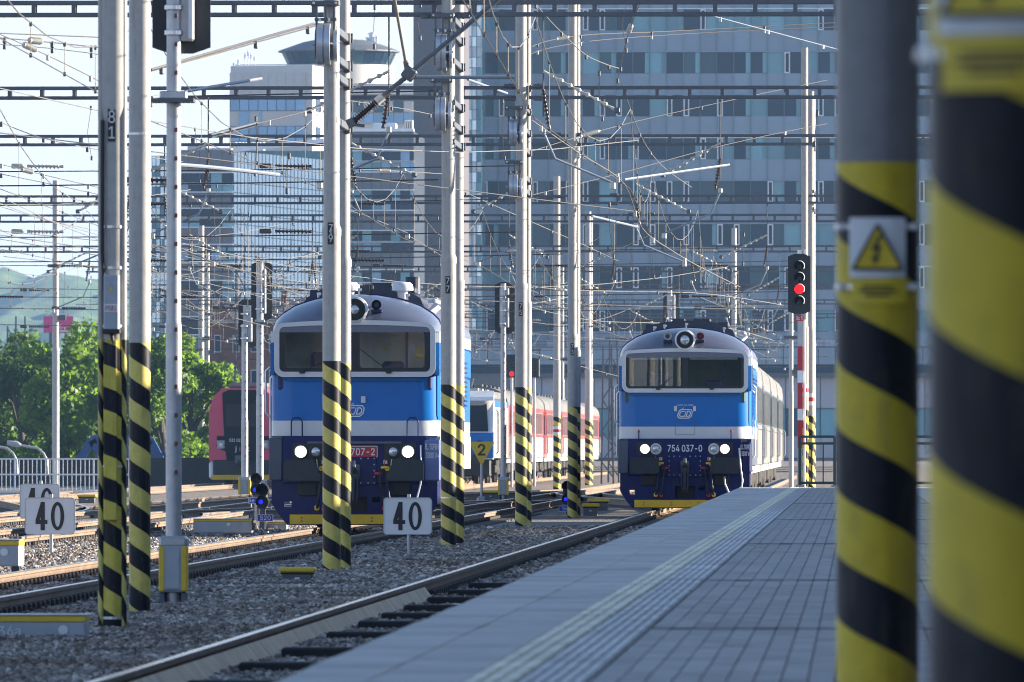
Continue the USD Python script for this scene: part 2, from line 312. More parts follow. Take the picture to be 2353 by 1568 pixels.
part(plat, 'border_slabs_far_off', rest, M['edge_slab'], kind='stuff')
def tactile(b, x0, y0, cream, dz):
    w = .20 if cream else .266
    b.bb(x0 + .002, x0 + w, y0 + .004, y0 + .396, PZ - .06, PZ + dz - .003)
def knobs(b, x0, y0, cream, dz):
    z = PZ + dz - .003
    if cream:
        for i in range(3):
            xx = x0 + .034 + i * .066
            for j in range(2): b.bb(xx - .024, xx + .024, y0 + .012 + j * .194, y0 + .19 + j * .194, z - .01, z + .009)
    else:
        for i in range(5):
            xx = x0 + .03 + i * .052
            for j in range(2): b.bb(xx - .015, xx + .015, y0 + .012 + j * .194, y0 + .19 + j * .194, z - .01, z + .008)
for cream, x0, nm, mt, mb_ in ((True, 5.31, 'tactile_tile', 'tactile_cream', 'tactile_base'), (False, 5.515, 'ribbed_tile', 'ribbed_tile', 'ribbed_base')):
    rest, rk = MB(), MB()
    for k in range(int((YB - YA) / .4)):
        y0 = YA + k * .4; dz = rng.uniform(-.002, .002)
        if y0 > 150: tactile(rest, x0, y0, cream, dz); knobs(rk, x0, y0, cream, dz)
        else:
            b = MB(); tactile(b, x0, y0, cream, dz); pt = part(plat, nm, b, M[mb_]); b = MB(); knobs(b, x0, y0, cream, dz); part(pt, 'knobs' if cream else 'ribs', b, M[mt], kind='stuff')
    pt = part(plat, nm + 's_far_off', rest, M[mb_], kind='stuff'); part(pt, 'knobs' if cream else 'ribs', rk, M[mt], kind='stuff')
rest = MB(); cnt = 0
for k in range(int((YB - YA) / .204)):
    y0 = YA + k * .204
    for i in range(21):
        x0 = 5.795 + i * .1045 ; dz = rng.uniform(-.003, .002)
        v = BV * (.0985, .198, .06) + (x0 + .052, y0 + .102 + (.102 if i % 2 else 0), PZ - .03 + dz)
        if 42 < y0 < 75 and i < 9 and cnt < 300 and (k % 5 != 0 or True) and i in (1, 2, 3, 4, 5, 6, 7): cnt += 1; part(plat, 'paving_stone', (v, BF[2:]), M['paver'])
        else: rest.raw(v, BF[2:])
part(plat, 'paving_stones_all_round', rest, M['paver'], kind='stuff')
b = MB()
for y0 in (52, 71, 98, 131, 170): b.bb(5.8, 8.0, y0 - .012, y0 + .012, PZ - .02, PZ + .005)
part(plat, 'expansion_joint', b, M['rubber_black'])

# the station building beside the platform, right of the view, whose shade lies over the platform and the first track
mk('station_render', (.42, .38, .31), .85, var=.1, scale=.5)
mk('station_roof', (.12, .07, .05), .8, var=.15, scale=.6)
st = thing('station_building', 'long low plastered station building on the platform, right of the view', 'building', (14.0, 0, PZ))
zs1 = .95 + 14.3 * math.tan(SUN_EL) - PZ; zs2 = 2.2 + 11.8 * math.tan(SUN_EL) - PZ
for x0, y0, y1, zz in ((.4, 112, 237, zs1), (-2.5, -40, 112, zs2)):
    b = MB(); b.bb(x0, 9, y0, y1, 0, zz - .15); w = part(st, 'wall', b, M['station_render'])
    b = MB(); b.bb(x0 - .4, 9.4, y0, y1, zz - .15, zz); part(st, 'roof', b, M['station_roof'])
    for yy in np.arange(y0 + 3, y1 - 2, 6.0):
        b = MB(); b.bb(x0 - .04, x0 + .005, yy, yy + 1.3, .9, 2.9); part(st, 'window', b, M['black_paint'])
cn = thing('platform_canopy', 'dark platform canopy on posts over the near end of the platform, right of the view', 'canopy', (8.7, 0, PZ))
part(cn, 'roof', MB().bb(0, 2.4, -16, 66, 4.1, 4.35), M['station_roof'])
for yy in range(-12, 66, 12): part(cn, 'post', MB().bb(1.4, 1.6, yy, yy + .2, 0, 4.1), M['beam_steel'])

# the town behind the viewer, which the train windows mirror
mk('town_brick', (.13, .10, .085), .85, var=.15, scale=.4)
for i, (x, w, y, h, lab) in enumerate(((-70, 60, -170, 26, 'dark town house row behind the viewer, left end'), (-5, 62, -190, 34, 'tall dark town house behind the viewer, in the middle'), (62, 70, -165, 24, 'dark town house row behind the viewer, right end'))):
    t = thing('town_house', lab, 'building', (x, y, 0)); part(t, 'wall', MB().bb(0, w, -20, 0, 0, h), M['town_brick']); part(t, 'roof', MB().raw([(-.5, .5, h), (w + .5, .5, h), (w + .5, -10, h + 5), (-.5, -10, h + 5), (w + .5, -20.5, h), (-.5, -20.5, h)], [(0, 1, 2, 3), (3, 2, 4, 5)]), M['station_roof'])
    for fx in range(3, w - 3, 4):
        for fz in range(2, h - 2, 4): part(t, 'window', MB().bb(fx, fx + 1.4, -.05, .03, fz, fz + 2), M['black_paint'])

# ------------------------------------------------------------------ tracks
M['rail_side'] = pm('rail_side', (.20, .135, .09), .7, var=.3, scale=1.5, dirt=((.08, .06, .05), .6, .7), world_pos=True)
mk('rail_top', (.5, .5, .52), .22, metal=.9, var=.15, scale=1.0)
mk('sleeper_wood', (.10, .085, .07), .85, var=.3, scale=4)
mk('sleeper_concrete', (.30, .275, .245), .85, var=.2, scale=4)
mk('fastener', (.03, .022, .018), .7, var=.3)
RP = np.array([(-.075, .03), (.075, .03), (.075, .042), (.012, .062), (.012, .152), (.036, .162), (.036, .194), (.028, .2), (-.028, .2), (-.036, .194), (-.036, .162), (-.012, .152), (-.012, .062), (-.075, .042)])
RT = np.array([(-.027, .2005), (-.034, .1955), (-.034, .2035), (-.02, .2045), (.02, .2045), (.034, .2035), (.034, .1955), (.027, .2005)])
def sweep(prof, path):
    path = np.asarray(path, float); t = np.gradient(path, axis=0); t /= np.linalg.norm(t, axis=1, keepdims=True); nrm = np.stack([t[:, 1], -t[:, 0]], 1)
    n, m = len(path), len(prof)
    v = np.concatenate([path[:, None, :] + prof[None, :, :1] * nrm[:, None, :], np.repeat(prof[None, :, 1:], n, 0)], -1).reshape(-1, 3)
    f = []
    for i in range(n - 1):
        for k in range(m):
            k2 = (k + 1) % m; f.append((i * m + k, i * m + k2, (i + 1) * m + k2, (i + 1) * m + k))
    c = len(v); v = np.vstack([v, [*path[0], .1]]); b0 = [(c, (k + 1) % m, k, k) for k in range(m)]
    return v, np.array(f + b0)
def smooth_path(a, b, n=24):
    u = np.linspace(0, 1, n); s = u * u * (3 - 2 * u)
    return np.stack([a[0] + (b[0] - a[0]) * s, a[1] + (b[1] - a[1]) * u], 1)
T1_ = 2.85
def track(label, path, sleepers=True, wood=True, far=260):
    path = np.asarray(path, float); o = np.array([*path[0], 0]); p = path - path[0]
    t = thing('railway_track', label, 'railway track', o)
    tt = np.gradient(p, axis=0); tt /= np.linalg.norm(tt, axis=1, keepdims=True); nr = np.stack([tt[:, 1], -tt[:, 0]], 1)
    for sd in (-1, 1):
        q = p + sd * .7525 * nr
        r = part(t, 'rail', MB().raw(*sweep(RP, q)), M['rail_side']); part(r, 'running_surface', MB().raw(*sweep(RT, q)), M['rail_top'])
    if not sleepers: return t
    L = np.concatenate([[0], np.cumsum(np.linalg.norm(np.diff(p, axis=0), axis=1))]); clips = MB(); rest = MB(); k = 0
    for s in np.arange(.3, L[-1], .6):
        x, y = np.interp(s, L, p[:, 0]), np.interp(s, L, p[:, 1]); Y = y + o[1]
        if Y < 50: continue
        if Y > far: break
        a = math.atan2(np.interp(s, L, tt[:, 1]), np.interp(s, L, tt[:, 0])) - math.pi / 2
        b = MB() if k < 300 else rest
        b.box((x + rng.uniform(-.02, .02), y, -.03), (2.5 if wood else 2.6, .25, .13), rz=a, b=.01)
        if k < 300: part(t, 'sleeper', b, M['sleeper_wood' if wood else 'sleeper_concrete'])
        k += 1
        if Y < 240:
            for sd in (-1, 1):
                for e in (-1, 1):
                  if not (abs(o[0] - T1_) < .01 and sd < 0 and e > 0 and Y < 113): clips.box((x + sd * .7525 + e * .105, y, .075), (.085, .17, .08), b=.015); clips.box((x + sd * .7525 + e * .06, y, .075), (.06, .04, .03))
    if clips.n: part(t, 'rail_fasteners', clips, M['fastener'], kind='stuff')
    if rest.n: part(t, 'sleepers_far_off', rest, M['sleeper_wood'], kind='stuff')
    return t
T1, T2, T3, T4, T5, T6 = 2.85, -2.25, -7.6, -11.6, -18.8, -9.2
def straight(x, y0, y1, n=12): return np.stack([np.full(n, x), np.linspace(y0, y1, n)], 1)
track('railway track beside the platform edge, under the right locomotive', straight(T1, 20, 560))
track('railway track between the striped poles and the left 40 sign', straight(T2, 40, 560))
track('railway track that bends behind the left 40 sign towards the red and white coaches', np.vstack([straight(T3, 90, 190, 6), smooth_path((T3, 195), (T6, 330)), straight(T6, 345, 640, 6)]))
track('second railway track behind the left 40 sign', straight(T4, 120, 560), wood=False)
track('farthest railway track on the left, under the red train', straight(T5, 230, 700), wood=False)
track('crossing track running from behind the left locomotive to the track behind the 40 sign', smooth_path((T2, 300), (T3 - .9, 232)), far=310)
track('crossing track leading to the left of the right locomotive across the yard', smooth_path((T1, 262), (T2, 345)), far=340)
track('crossing track between the second and third tracks on the left', smooth_path((T3, 140), (T4, 215)), far=220)
track('crossing track in front of the red train', smooth_path((T4, 230), (T5, 330)), far=330)
track('crossing track in the middle of the yard behind the left locomotive', smooth_path((T2, 380), (T6, 300)), far=390)
# a dusty check panel along the inner side of the nearest rail, and dark boards across the platform track
mk('check_panel', (.60, .46, .31), .8, var=.22, scale=2.5, dirt=((.12, .10, .08), .5, 3.0))
pz = thing('rail_check_panel', 'beige dusty panel strip along the inner side of the nearest rail', 'rail panel', (T1 - .7525 + .09, 40, 0))
for k in range(30):
    y0 = k * 2.4 + rng.uniform(0, .03)
    b = MB(); b.beam((.05, y0, .02), (.05, y0 + 2.37, .02), .1, .04); b.quad((.0, y0, .158), (.11, y0, .02), (.11, y0 + 2.37, .02), (.0, y0 + 2.37, .158)); b.quad((0, y0, .158), (0, y0, .02), (.11, y0, .02), (.11, y0, .02)); part(pz, 'panel', b, M['check_panel'])
mk('timber_black', (.018, .017, .016), .75, var=.3)
WO = ['first', 'second', 'third', 'fourth', 'fifth', 'sixth', 'seventh', 'eighth', 'ninth', 'tenth', 'eleventh']
for k, D in enumerate((64, 69.5, 75.4, 81, 87.9, 93.4, 98, 103, 108.5, 114, 120)):
    L = .9; b = MB(); b.box((0, 0, .06), (1.6, .36, .09), b=.015)
    single('crossing_board', b, M['timber_black'], f'dark low board between the nearest rail and the platform, {WO[k]} from the front', 'board', 'dark boards between the nearest rail and the platform', loc=(T1 + .32, ydep(T1, D), .0))

# ballast stones
ico = trimesh.creation.icosphere(1, 1.0)
pi = UsdGeom.PointInstancer.Define(stage, '/World/ballast_stones'); tag(pi.GetPrim(), 'grey and brown crushed stone ballast lying between the tracks', 'gravel', kind='stuff')
protos = []
for k in range(6):
    v = ico.vertices * (1 + .55 * (nrg.random((len(ico.vertices), 1)) - .5)) * nrg.uniform(.7, 1.2, 3)
    usdkit.mesh(stage, f'/World/ballast_stones/stone_{k:03d}' if k else '/World/ballast_stones/stone', (v, ico.faces), M['stone']); protos.append(f'/World/ballast_stones/stone_{k:03d}' if k else '/World/ballast_stones/stone')
pi.CreatePrototypesRel().SetTargets([Sdf.Path(p) for p in protos])
NS = 190000
u = nrg.random(NS); D = 70 * (215 / 70) ** u
s = FPX / D; nmin = np.maximum(CX - 1990 / s, -13); xx = nmin + nrg.random(NS) * (4.25 - nmin); yy = D + (xx - CX) * math.sin(AL)
keep = np.ones(NS, bool)
for T in (T1, T2): keep &= ~((np.abs(np.abs(xx - T) - .7525) < .06)); keep &= ~((np.abs(xx - T) < 1.2) & (nrg.random(NS) < .45))
for T in (T3, T4): keep &= ~((np.abs(np.abs(xx - T) - .7525) < .06))
xx, yy = xx[keep], yy[keep]; n_ = len(xx)
sz = nrg.uniform(.016, .036, n_) * (1 + .3 * (yy > 130))
shoulder = .05 * np.clip(meshkit.fbm(np.stack([xx * .9, yy * .35, 0 * xx], -1), 3, 3) - .25, 0, 1)
zz = shoulder + nrg.uniform(-.012, .02, n_)
pi.CreatePositionsAttr(Vt.Vec3fArray.FromNumpy(np.stack([xx, yy, zz], 1).astype(np.float32)))
pi.CreateScalesAttr(Vt.Vec3fArray.FromNumpy((sz[:, None] * nrg.uniform(.7, 1.3, (n_, 3))).astype(np.float32)))
qq = nrg.normal(size=(n_, 4)); qq /= np.linalg.norm(qq, axis=1, keepdims=True)
pi.CreateOrientationsAttr(Vt.QuathArray([Gf.Quath(float(a), float(b_), float(c), float(d)) for a, b_, c, d in qq]))
pi.CreateProtoIndicesAttr(Vt.IntArray.FromNumpy(nrg.integers(0, 6, n_).astype(np.int32)))
# ------------------------------------------------------------------ masts, gantries, overhead line
PITCH = .404
def phase_for(z): return (1 - z / PITCH) % 1.0
def tubemat(name, ztr, top, **kw):
    M[name] = stripem(name, PITCH, phase_for(ztr), 1.0, top, **kw); return M[name]
BRIGHTY = dict(yellow=(.66, .54, .14))
def number_plate(t, txt, x, y, z, w=.078, h=.285):
    b = MB(); b.front(rrect(-w / 2, w / 2, -h / 2, h / 2, .008), x, y, z, .006); p = part(t, 'number_plate', b, M['sign_black'])
    b = MB()
    for i, c in enumerate(txt): b.mesh(words(c, h * .36, depth=.003, sx=.8), tfront(x, y - .007, z + h * .24 - i * h * .47))
    part(p, 'digits', b, M['sign_white'])
def clampset(t, zs, x, y, dx=.26, r=.115):
    for z in zs:
        b = MB(); b.box((x + dx * .5, y + .02, z), (dx * .55, .1, .10), b=.008); b.box((x + dx * .95, y + .05, z - .01), (.06, .2, .13), b=.008)
        b.lathe([(r + .004, -.02), (r + .016, -.012), (r + .016, .012), (r + .004, .02)], (x, y, z - .05)); b.lathe([(r + .004, -.02), (r + .016, -.012), (r + .016, .012), (r + .004, .02)], (x, y, z + .05))
        part(t, 'clamp', b, M['bracket_steel'])
def tube_prof(r, H, step, up=.88):
    return [(r, 0), (r, step), (r * 1.08, step + .02), (r * 1.08, step + .10), (r * up, step + .16), (r * up, H), (0, H)]
def bands(t, x, y, r, zs):
    for z in zs:
        b = MB(); b.lathe([(r + .001, -.012), (r + .005, -.012), (r + .005, .012), (r + .001, .012)], (x, y, z)); part(t, 'steel_band', b, M['bright_metal'])
def mast(X, D, Xr, Dr, num, label, ztr, top, r=.115, rr=.10, H=13.2, step=4.4, clamps=(), bnds=(), mats=None, group='striped double tube masts along the track', numz=None, name='catenary_mast'):
    n = CX + (X - 1968) / (FPX / D); y = ydep(n, D); t = thing(name, label, 'mast', (n, y, 0), group=group)
    key = 'mast_stripes_%s' % (num or abs(hash((X, D))) % 1000) if False else 'mast_stripes_%d_%d' % (int(X), int(D))
    m = tubemat(key, ztr, top, **BRIGHTY)
    b = MB(); b.lathe(tube_prof(r, H, step), seg=32); part(t, 'tube', b, m, smooth=40)
    if Xr:
        n2 = CX + (Xr - 1968) / (FPX / Dr); dx, dy = n2 - n, ydep(n2, Dr) - y
        path = numbered(t, 'tube'); x2 = UsdGeom.Xform.Define(stage, path + '_holder') if False else None
        b = MB(); b.lathe(tube_prof(rr, H - .1, step - .35), seg=28); v, f = b.data()
        pth = numbered(t, 'rear_tube'); mm = usdkit.mesh(stage, pth, (v, f), tubemat(key + '_rear', ztr - .11, top, **BRIGHTY), smooth=40); mm.AddTranslateOp().Set(Gf.Vec3d(dx, dy, 0))
        for z in clamps:
            b = MB(); b.box((dx * .8 + .03, dy * .5, z), (.09, dy + .15, .10), b=.008); b.box((dx + .05, dy + rr * .2 - .1, z - .01), (.10, .12, .15), b=.01); b.box((dx + .115, dy, z), (.02, .16, .13)); part(t, 'clamp', b, M['bracket_steel'])
            b = MB()
            for e in (-.045, .045): b.lathe([(rr + .002, -.016), (rr + .014, -.01), (rr + .014, .01), (rr + .002, .016)], (dx, dy, z + e), seg=20)
            part(t, 'clamp_ring', b, M['clamp_pale'])
    bands(t, 0, 0, r, bnds)
    if num: number_plate(t, num, -.005, -r - .002, numz)
    return t, n, y
def zof(Y, D): return EYE + (HORIZ - Y) * D / FPX
# number 81, two tubes standing one behind the other, with a cable casing and a small switch box
D81 = 94.0; n81 = CX + (261 - 1968) / (FPX / D81); t = thing('catenary_mast', 'grey mast numbered 81 with cable casing and switch box, left of its smooth twin', 'mast', (n81, ydep(n81, D81), 0), group='striped double tube masts along the track')
m81 = tubemat('mast_81_stripes', zof(1076, D81), zof(781, D81), yellow=(.62, .50, .09))
b = MB(); b.lathe([(.108, 0), (.108, 4.62), (.125, 4.72), (.125, 13), (0, 13)], seg=32); part(t, 'tube', b, m81, smooth=40)
b = MB(); b.lathe([(.028, 0), (.028, 13)], seg=12); m_ = numbered(t, 'conduit'); q = usdkit.mesh(stage, m_, b.data(), tubemat('conduit_81', zof(1140, D81), zof(781, D81)), smooth=40); q.AddTranslateOp().Set(Gf.Vec3d(.098, -.05, 0))
q = usdkit.mesh(stage, numbered(t, 'conduit'), b.data(), tubemat('conduit_81_left', zof(1090, D81), zof(781, D81)), smooth=40); q.AddTranslateOp().Set(Gf.Vec3d(-.105, -.05, 0))
b = MB(); b.bb(-.075, .045, -.17, -.10, 1.0, 2.62, b=.008); m_ = part(t, 'cable_trunking', b, m81)
bx = MB(); bx.bb(-.072, .068, -.205, -.10, zof(760, D81), zof(632, D81), b=.012); bx.bb(-.05, .0, -.208, -.2, zof(665, D81), zof(640, D81)); pb = part(t, 'switch_box', bx, M['box_grey'])
b = MB(); b.bb(-.085, .08, -.215, -.09, zof(768, D81), zof(757, D81), b=.008); part(pb, 'bottom_rim', b, M['black_paint'])
b = MB(); b.front(rrect(-.066, .052, -.036, .036, .005), .0, -.206, zof(709, D81), .004); part(pb, 'label_plate', b, M['sign_white'])
b = MB().mesh(words('PS81', .045, width=.10, depth=.003), tfront(-.005, -.211, zof(709, D81))); part(pb, 'lettering', b, M['sign_red'])
b = MB(); b.front(sg.Polygon([(-.02, -.018), (.02, -.018), (0, .02)]), -.005, -.206, zof(664, D81), .003); part(pb, 'warning_triangle', b, M['sign_yellow'])
b = MB(); b.tube([(-.09, -.10, 4.6), (-.09, -.115, 3.4), (-.06, -.12, 2.95), (-.03, -.13, 2.75), (.0, -.16, 2.66), (.02, -.15, 2.52)], .017, 8); part(t, 'black_cable', b, M['rubber_black'], smooth=50)
bands(t, 0, 0, .112, (zof(183, D81), zof(522, D81), zof(616, D81), zof(750, D81), zof(1072, D81), zof(1420, D81)))
number_plate(t, '81', -.005, -.112, zof(288, D81), .07, .30)
mast(322, 102, None, None, None, 'lit smooth grey tube mast with striped foot, right of the mast numbered 81', zof(858, 102), zof(788, 102), r=.106, step=6.2, bnds=(zof(308, 102),))
mast(762.5, 136, 790, 139, '79', 'double tube mast numbered 79 with one large tension wheel, before the left locomotive', zof(865, 136), zof(830, 136), r=.117, clamps=(zof(75, 137), zof(140, 137), zof(180, 137), zof(282, 137)), bnds=(), numz=zof(537, 136))
mast(1031, 173, 1053, 176, '77', 'double tube mast numbered 77 with two tension wheels, beside the left locomotive', zof(925, 173), zof(884, 173), r=.127, rr=.105, clamps=(zof(50, 174), zof(85, 174), zof(145, 174), zof(240, 174), zof(290, 174), zof(330, 174)), bnds=(zof(1144, 173),), numz=zof(655, 173), step=4.7)
mast(1198, 214, 1211, 217, '75', 'double tube mast numbered 75 standing right of the yellow triangle 2', zof(921, 214), zof(890, 214), r=.125, rr=.10, clamps=(zof(195, 215), zof(250, 215), zof(300, 215), zof(345, 215), zof(410, 215), zof(440, 215)), numz=zof(711, 214), step=4.9)
mast(1316, 247, 1325, 249.5, '73', 'shaded mast numbered 73 with a small grey box above its stripes', zof(945, 247), zof(935, 247), r=.12, rr=.10, clamps=(zof(320, 248), zof(352, 248)), numz=zof(803, 247), step=4.2)
mast(1280, 417, None, None, None, 'sunlit far mast with a red and white ring, between masts 75 and 73', 2.6, 2.9, r=.15, step=5, H=12.5, group='far striped masts in the sun')
mast(1352, 466, 1358, 470, None, 'sunlit far mast right of the dark mast 73', 2.55, 2.9, r=.15, rr=.1, step=5, H=12.2, group='far striped masts in the sun')
mast(1849, 300, None, None, '71', 'sunlit striped mast numbered 71 behind the red and white signal post', 2.5, 2.75, r=.11, step=5, H=13.15, numz=zof(820, 300), group='far striped masts in the sun')
mast(1863, 306, 1867, 309, None, 'sunlit striped mast right of mast 71, behind the green railing', 2.3, 2.6, r=.11, rr=.1, step=5, H=12.1, clamps=(zof(440, 306), zof(480, 306), zof(335, 306)), group='far striped masts in the sun')
b = MB(); b.lathe([(.16, 0), (.16, .11), (.16, .19), (.16, .30)], seg=20)
for k, (X, D, Y) in enumerate(((1280, 417, 990), (1849, 300, 897), (1863, 306, 918))):
    n = CX + (X - 1968) * D / FPX; rr_ = .153 if k == 0 else .113
    t = thing('warning_band', ['white and red ring band round the far mast left of mast 73', 'white and red ring band round mast 71', 'white and red ring band round the mast right of mast 71'][k], 'band', (n, ydep(n, D), zof(Y, D)))
    for nm, z0, z1, mt in (('white_ring', -.18, -.06, 'white_paint'), ('red_ring', -.06, .06, 'sign_red'), ('white_ring', .06, .18, 'white_paint')):
        part(t, nm, MB().lathe([(rr_, z0), (rr_ + .004, z0), (rr_ + .004, z1), (rr_, z1)], seg=20), M[mt])
# plain far masts
for X, D, H, r, lab in ((129, 400, 11.9, .14, 'tall grey mast sunlit on its right side, behind the left 40 sign'), (463, 533, 13, .18, 'grey mast standing left of the red train'), (478, 560, 12.2, .12, 'thin grey mast just left of the red train'),
                        (1687, 520, 12.6, .15, 'sunlit far mast above the roof of the right locomotive'), (1818, 420, 8.4, .1, 'pale far mast at the tail of the right train'), (1292, 560, 11.5, .12, 'thin far mast right behind the far striped mast')):
    n = CX + (X - 1968) * D / FPX; t = thing('catenary_mast', lab, 'mast', (n, ydep(n, D), 0), group='plain far masts')
    part(t, 'tube', MB().lathe(tube_prof(r, H, H * .45, .85), seg=20), M['mast_paint'], smooth=40)
    part(t, 'bracket', MB().bb(-.3, .3, -.1, .1, H * .72, H * .72 + .12), M['bracket_steel']); part(t, 'bracket', MB().bb(r, r + .25, -.1, .1, H * .55, H * .55 + .2), M['bracket_steel'])
# lattice masts
def lattice(X, D, H, w, lab):
    n = CX + (X - 1968) * D / FPX; t = thing('lattice_mast', lab, 'lattice mast', (n, ydep(n, D), 0), group='grey lattice masts in the yard')
    for sx in (-1, 1):
        for sy in (-1, 1): part(t, 'leg', MB().beam((sx * w / 2, sy * w / 2, 0), (sx * w * .35, sy * w * .35, H), .07), M['beam_steel'])
    k = 0; z = .3; st_ = w * 1.3
    while z + st_ < H:
        b = MB(); c0, c1 = w / 2 * (1 - .3 * z / H), w / 2 * (1 - .3 * (z + st_) / H); s = 1 if k % 2 else -1
        for sy in (-1, 1): b.beam((-s * c0, sy * c0, z), (s * c1, sy * c1, z + st_), .05)
        for sx in (-1, 1): b.beam((sx * c0, -s * c0, z), (sx * c1, s * c1, z + st_), .05)
        part(t, 'diagonal', b, M['beam_steel']); z += st_; k += 1
lattice(1396, 480, 6.4, .55, 'grey lattice mast standing left of the right locomotive')
lattice(1410, 500, 6.8, .5, 'second grey lattice mast close to the left side of the right locomotive')
lattice(553, 520, 11.3, .6, 'tall lattice mast before the bright glass building, above the red train')
lattice(48, 900, 13, 1.1, 'dark lattice tower far left before the hills'); lattice(28, 800, 11, .9, 'dark lattice tower at the left edge before the hills')

# foreground masts on the platform
def front_mast(X, D, ztr, top, zs, label):
    n = CX + (X - 1968) * D / FPX; t = thing('platform_mast', label, 'mast', (n, ydep(n, D), PZ))
    key = 'platform_mast_stripes_%d' % int(D); M[key] = stripem(key, PITCH, phase_for(ztr - PZ), 1.0, top - PZ, topc=(.21, .205, .205), yellow=(.60, .44, .035))
    part(t, 'tube', MB().lathe([(.131, 0), (.131, 9), (0, 9)], seg=48), M[key], smooth=40)
    part(t, 'foot_ring', MB().lathe([(.131, 0), (.165, 0), (.165, .025), (.131, .03)], seg=32), M['box_grey'])
    return t, n, ydep(n, D)
for X, D, ztr, top, zb, lab in ((2016, 33.15, zof(968, 33.15), zof(375, 33.15), zof(700, 33.15), 'nearer one of the two blurred striped masts whose grey top and danger sign are in view'), (2335, 15.4, zof(705, 15.4), 9, zof(215, 15.4), 'nearest striped mast at the right edge, cut by the frame')):
    t, n, y = front_mast(X, D, ztr, top, zb, lab if D < 20 else 'blurred striped mast with grey upper part, on the platform left of the nearest mast')
    # danger sign strapped to the mast
    sgn = thing('danger_sign', 'danger sign with a lightning triangle on the ' + ('second striped mast from the right' if D > 20 else 'striped mast at the right edge'), 'sign', (n, y, zb), rz=0.0 if D > 20 else -.26)
    def bent(w, h, x0, z0, tk, r=.1365):
        a = np.linspace(-w / 2, w / 2, 9) / (r * 1.6); vv = []
        xs_ = r * 1.6 * np.sin(a); ysg = -r + (r * 1.6) * (1 - np.cos(a))
        b = MB()
        for i in range(8):
            p0, p1 = (xs_[i] + x0, ysg[i]), (xs_[i + 1] + x0, ysg[i + 1])
            b.quad((*p0, z0), (*p1, z0), (*p1, z0 + h), (*p0, z0 + h)); b.quad((p0[0], p0[1] + tk, z0), (p0[0], p0[1] + tk, z0 + h), (p1[0], p1[1] + tk, z0 + h), (p1[0], p1[1] + tk, z0))
            b.quad((*p0, z0 + h), (*p1, z0 + h), (p1[0], p1[1] + tk, z0 + h), (p0[0], p0[1] + tk, z0 + h)); b.quad((*p0, z0), (p0[0], p0[1] + tk, z0), (p1[0], p1[1] + tk, z0), (*p1, z0))
        return b
    part(sgn, 'white_plate', bent(.183, .19, 0, .083, .003), M['sign_white']); part(sgn, 'yellow_plate', bent(.178, .08, .004, 0, .003), M['sign_yellow'] if False else pm('plate_yellow_%d' % int(D), (.58, .42, .02), .4))
    tri = sg.Polygon([(-.076, 0), (.076, 0), (0, .135)]).buffer(.006); inn = tri.buffer(-.009)
    part(sgn, 'triangle_border', MB().front(tri.difference(inn), 0, -.142, .112, .003), M['sign_black']); part(sgn, 'triangle', MB().front(inn, 0, -.142, .112, .002), pm('triangle_yellow_%d' % int(D), (.62, .44, .02), .4))
    bolt = sg.Polygon([(.004, .10), (-.022, .05), (-.003, .054), (-.012, .028), (-.022, .032), (-.006, .004), (.008, .034), (-.001, .031), (.014, .07), (-.004, .064), (.016, .10)])
    part(sgn, 'lightning_bolt', MB().front(bolt, 0, -.1435, .118, .003), M['sign_black'])
    part(sgn, 'text_lines', MB().bb(-.05, .05, -.141, -.1385, .052, .058).bb(-.06, .06, -.141, -.1385, .038, .044).bb(-.04, .04, -.141, -.1385, .024, .03), M['sign_black'])
    for z in (.245, .055):
        part(sgn, 'strap', MB().lathe([(.132, -.008), (.135, -.008), (.135, .008), (.132, .008)], (0, 0, z), seg=40), M['bright_metal'])
        for sx in (-1, 1): part(sgn, 'strap_lock', MB().bb(sx * .112 - .016, sx * .112 + .016, -.098, -.075, z - .011, z + .011, b=.004), M['bright_metal'])

# gantry beams
ORD = ['first', 'second', 'third', 'fourth', 'fifth', 'sixth', 'seventh', 'eighth', 'ninth', 'tenth']
GD = [173, 214, 247, 306, 331, 382, 425, 472, 521, 575]
def gantry(k, D, x0, x1):
    y = ydep(-5, D) + .25; t = thing('gantry_beam', f'dark lattice gantry beam across the yard, {ORD[k]} from the front', 'gantry beam', (0, y, 8.94), group='gantry beams across the yard')
    for z in (-.10, .10):
        for dy in (0, .28): part(t, 'chord', MB().bb(x0, x1, dy - .03, dy + .03, z - .032, z + .032), M['beam_steel'])
    for x in np.arange(x0 + .3, x1, .665):
        part(t, 'rung', MB().bb(x - .035, x + .035, -.025, .025, -.07, .07), M['beam_steel'])
    if D < 260:
        part(t, 'rear_rungs', (lambda b: [b.bb(x - .035, x + .035, .255, .305, -.07, .07) for x in np.arange(x0 + .3, x1, .665)] and b)(MB()), M['beam_steel'], kind='stuff')
    for xa, xb in ((-.40, -.16), (.2, .42)):
        for z in (-.14, .14): part(t, 'end_bracket', MB().bb(xa, xb, -.10, .12, z - .03, z + .03, b=.008).box(((xa + xb) / 2, -.11, z), (.03, .03, .09)), M['bracket_steel'])
for k, D in enumerate(GD): gantry(k, D, -24.6 if D == 425 else (-30 - D * .01 if D < 400 else -27), 10.6 if D < 260 else 6.5)

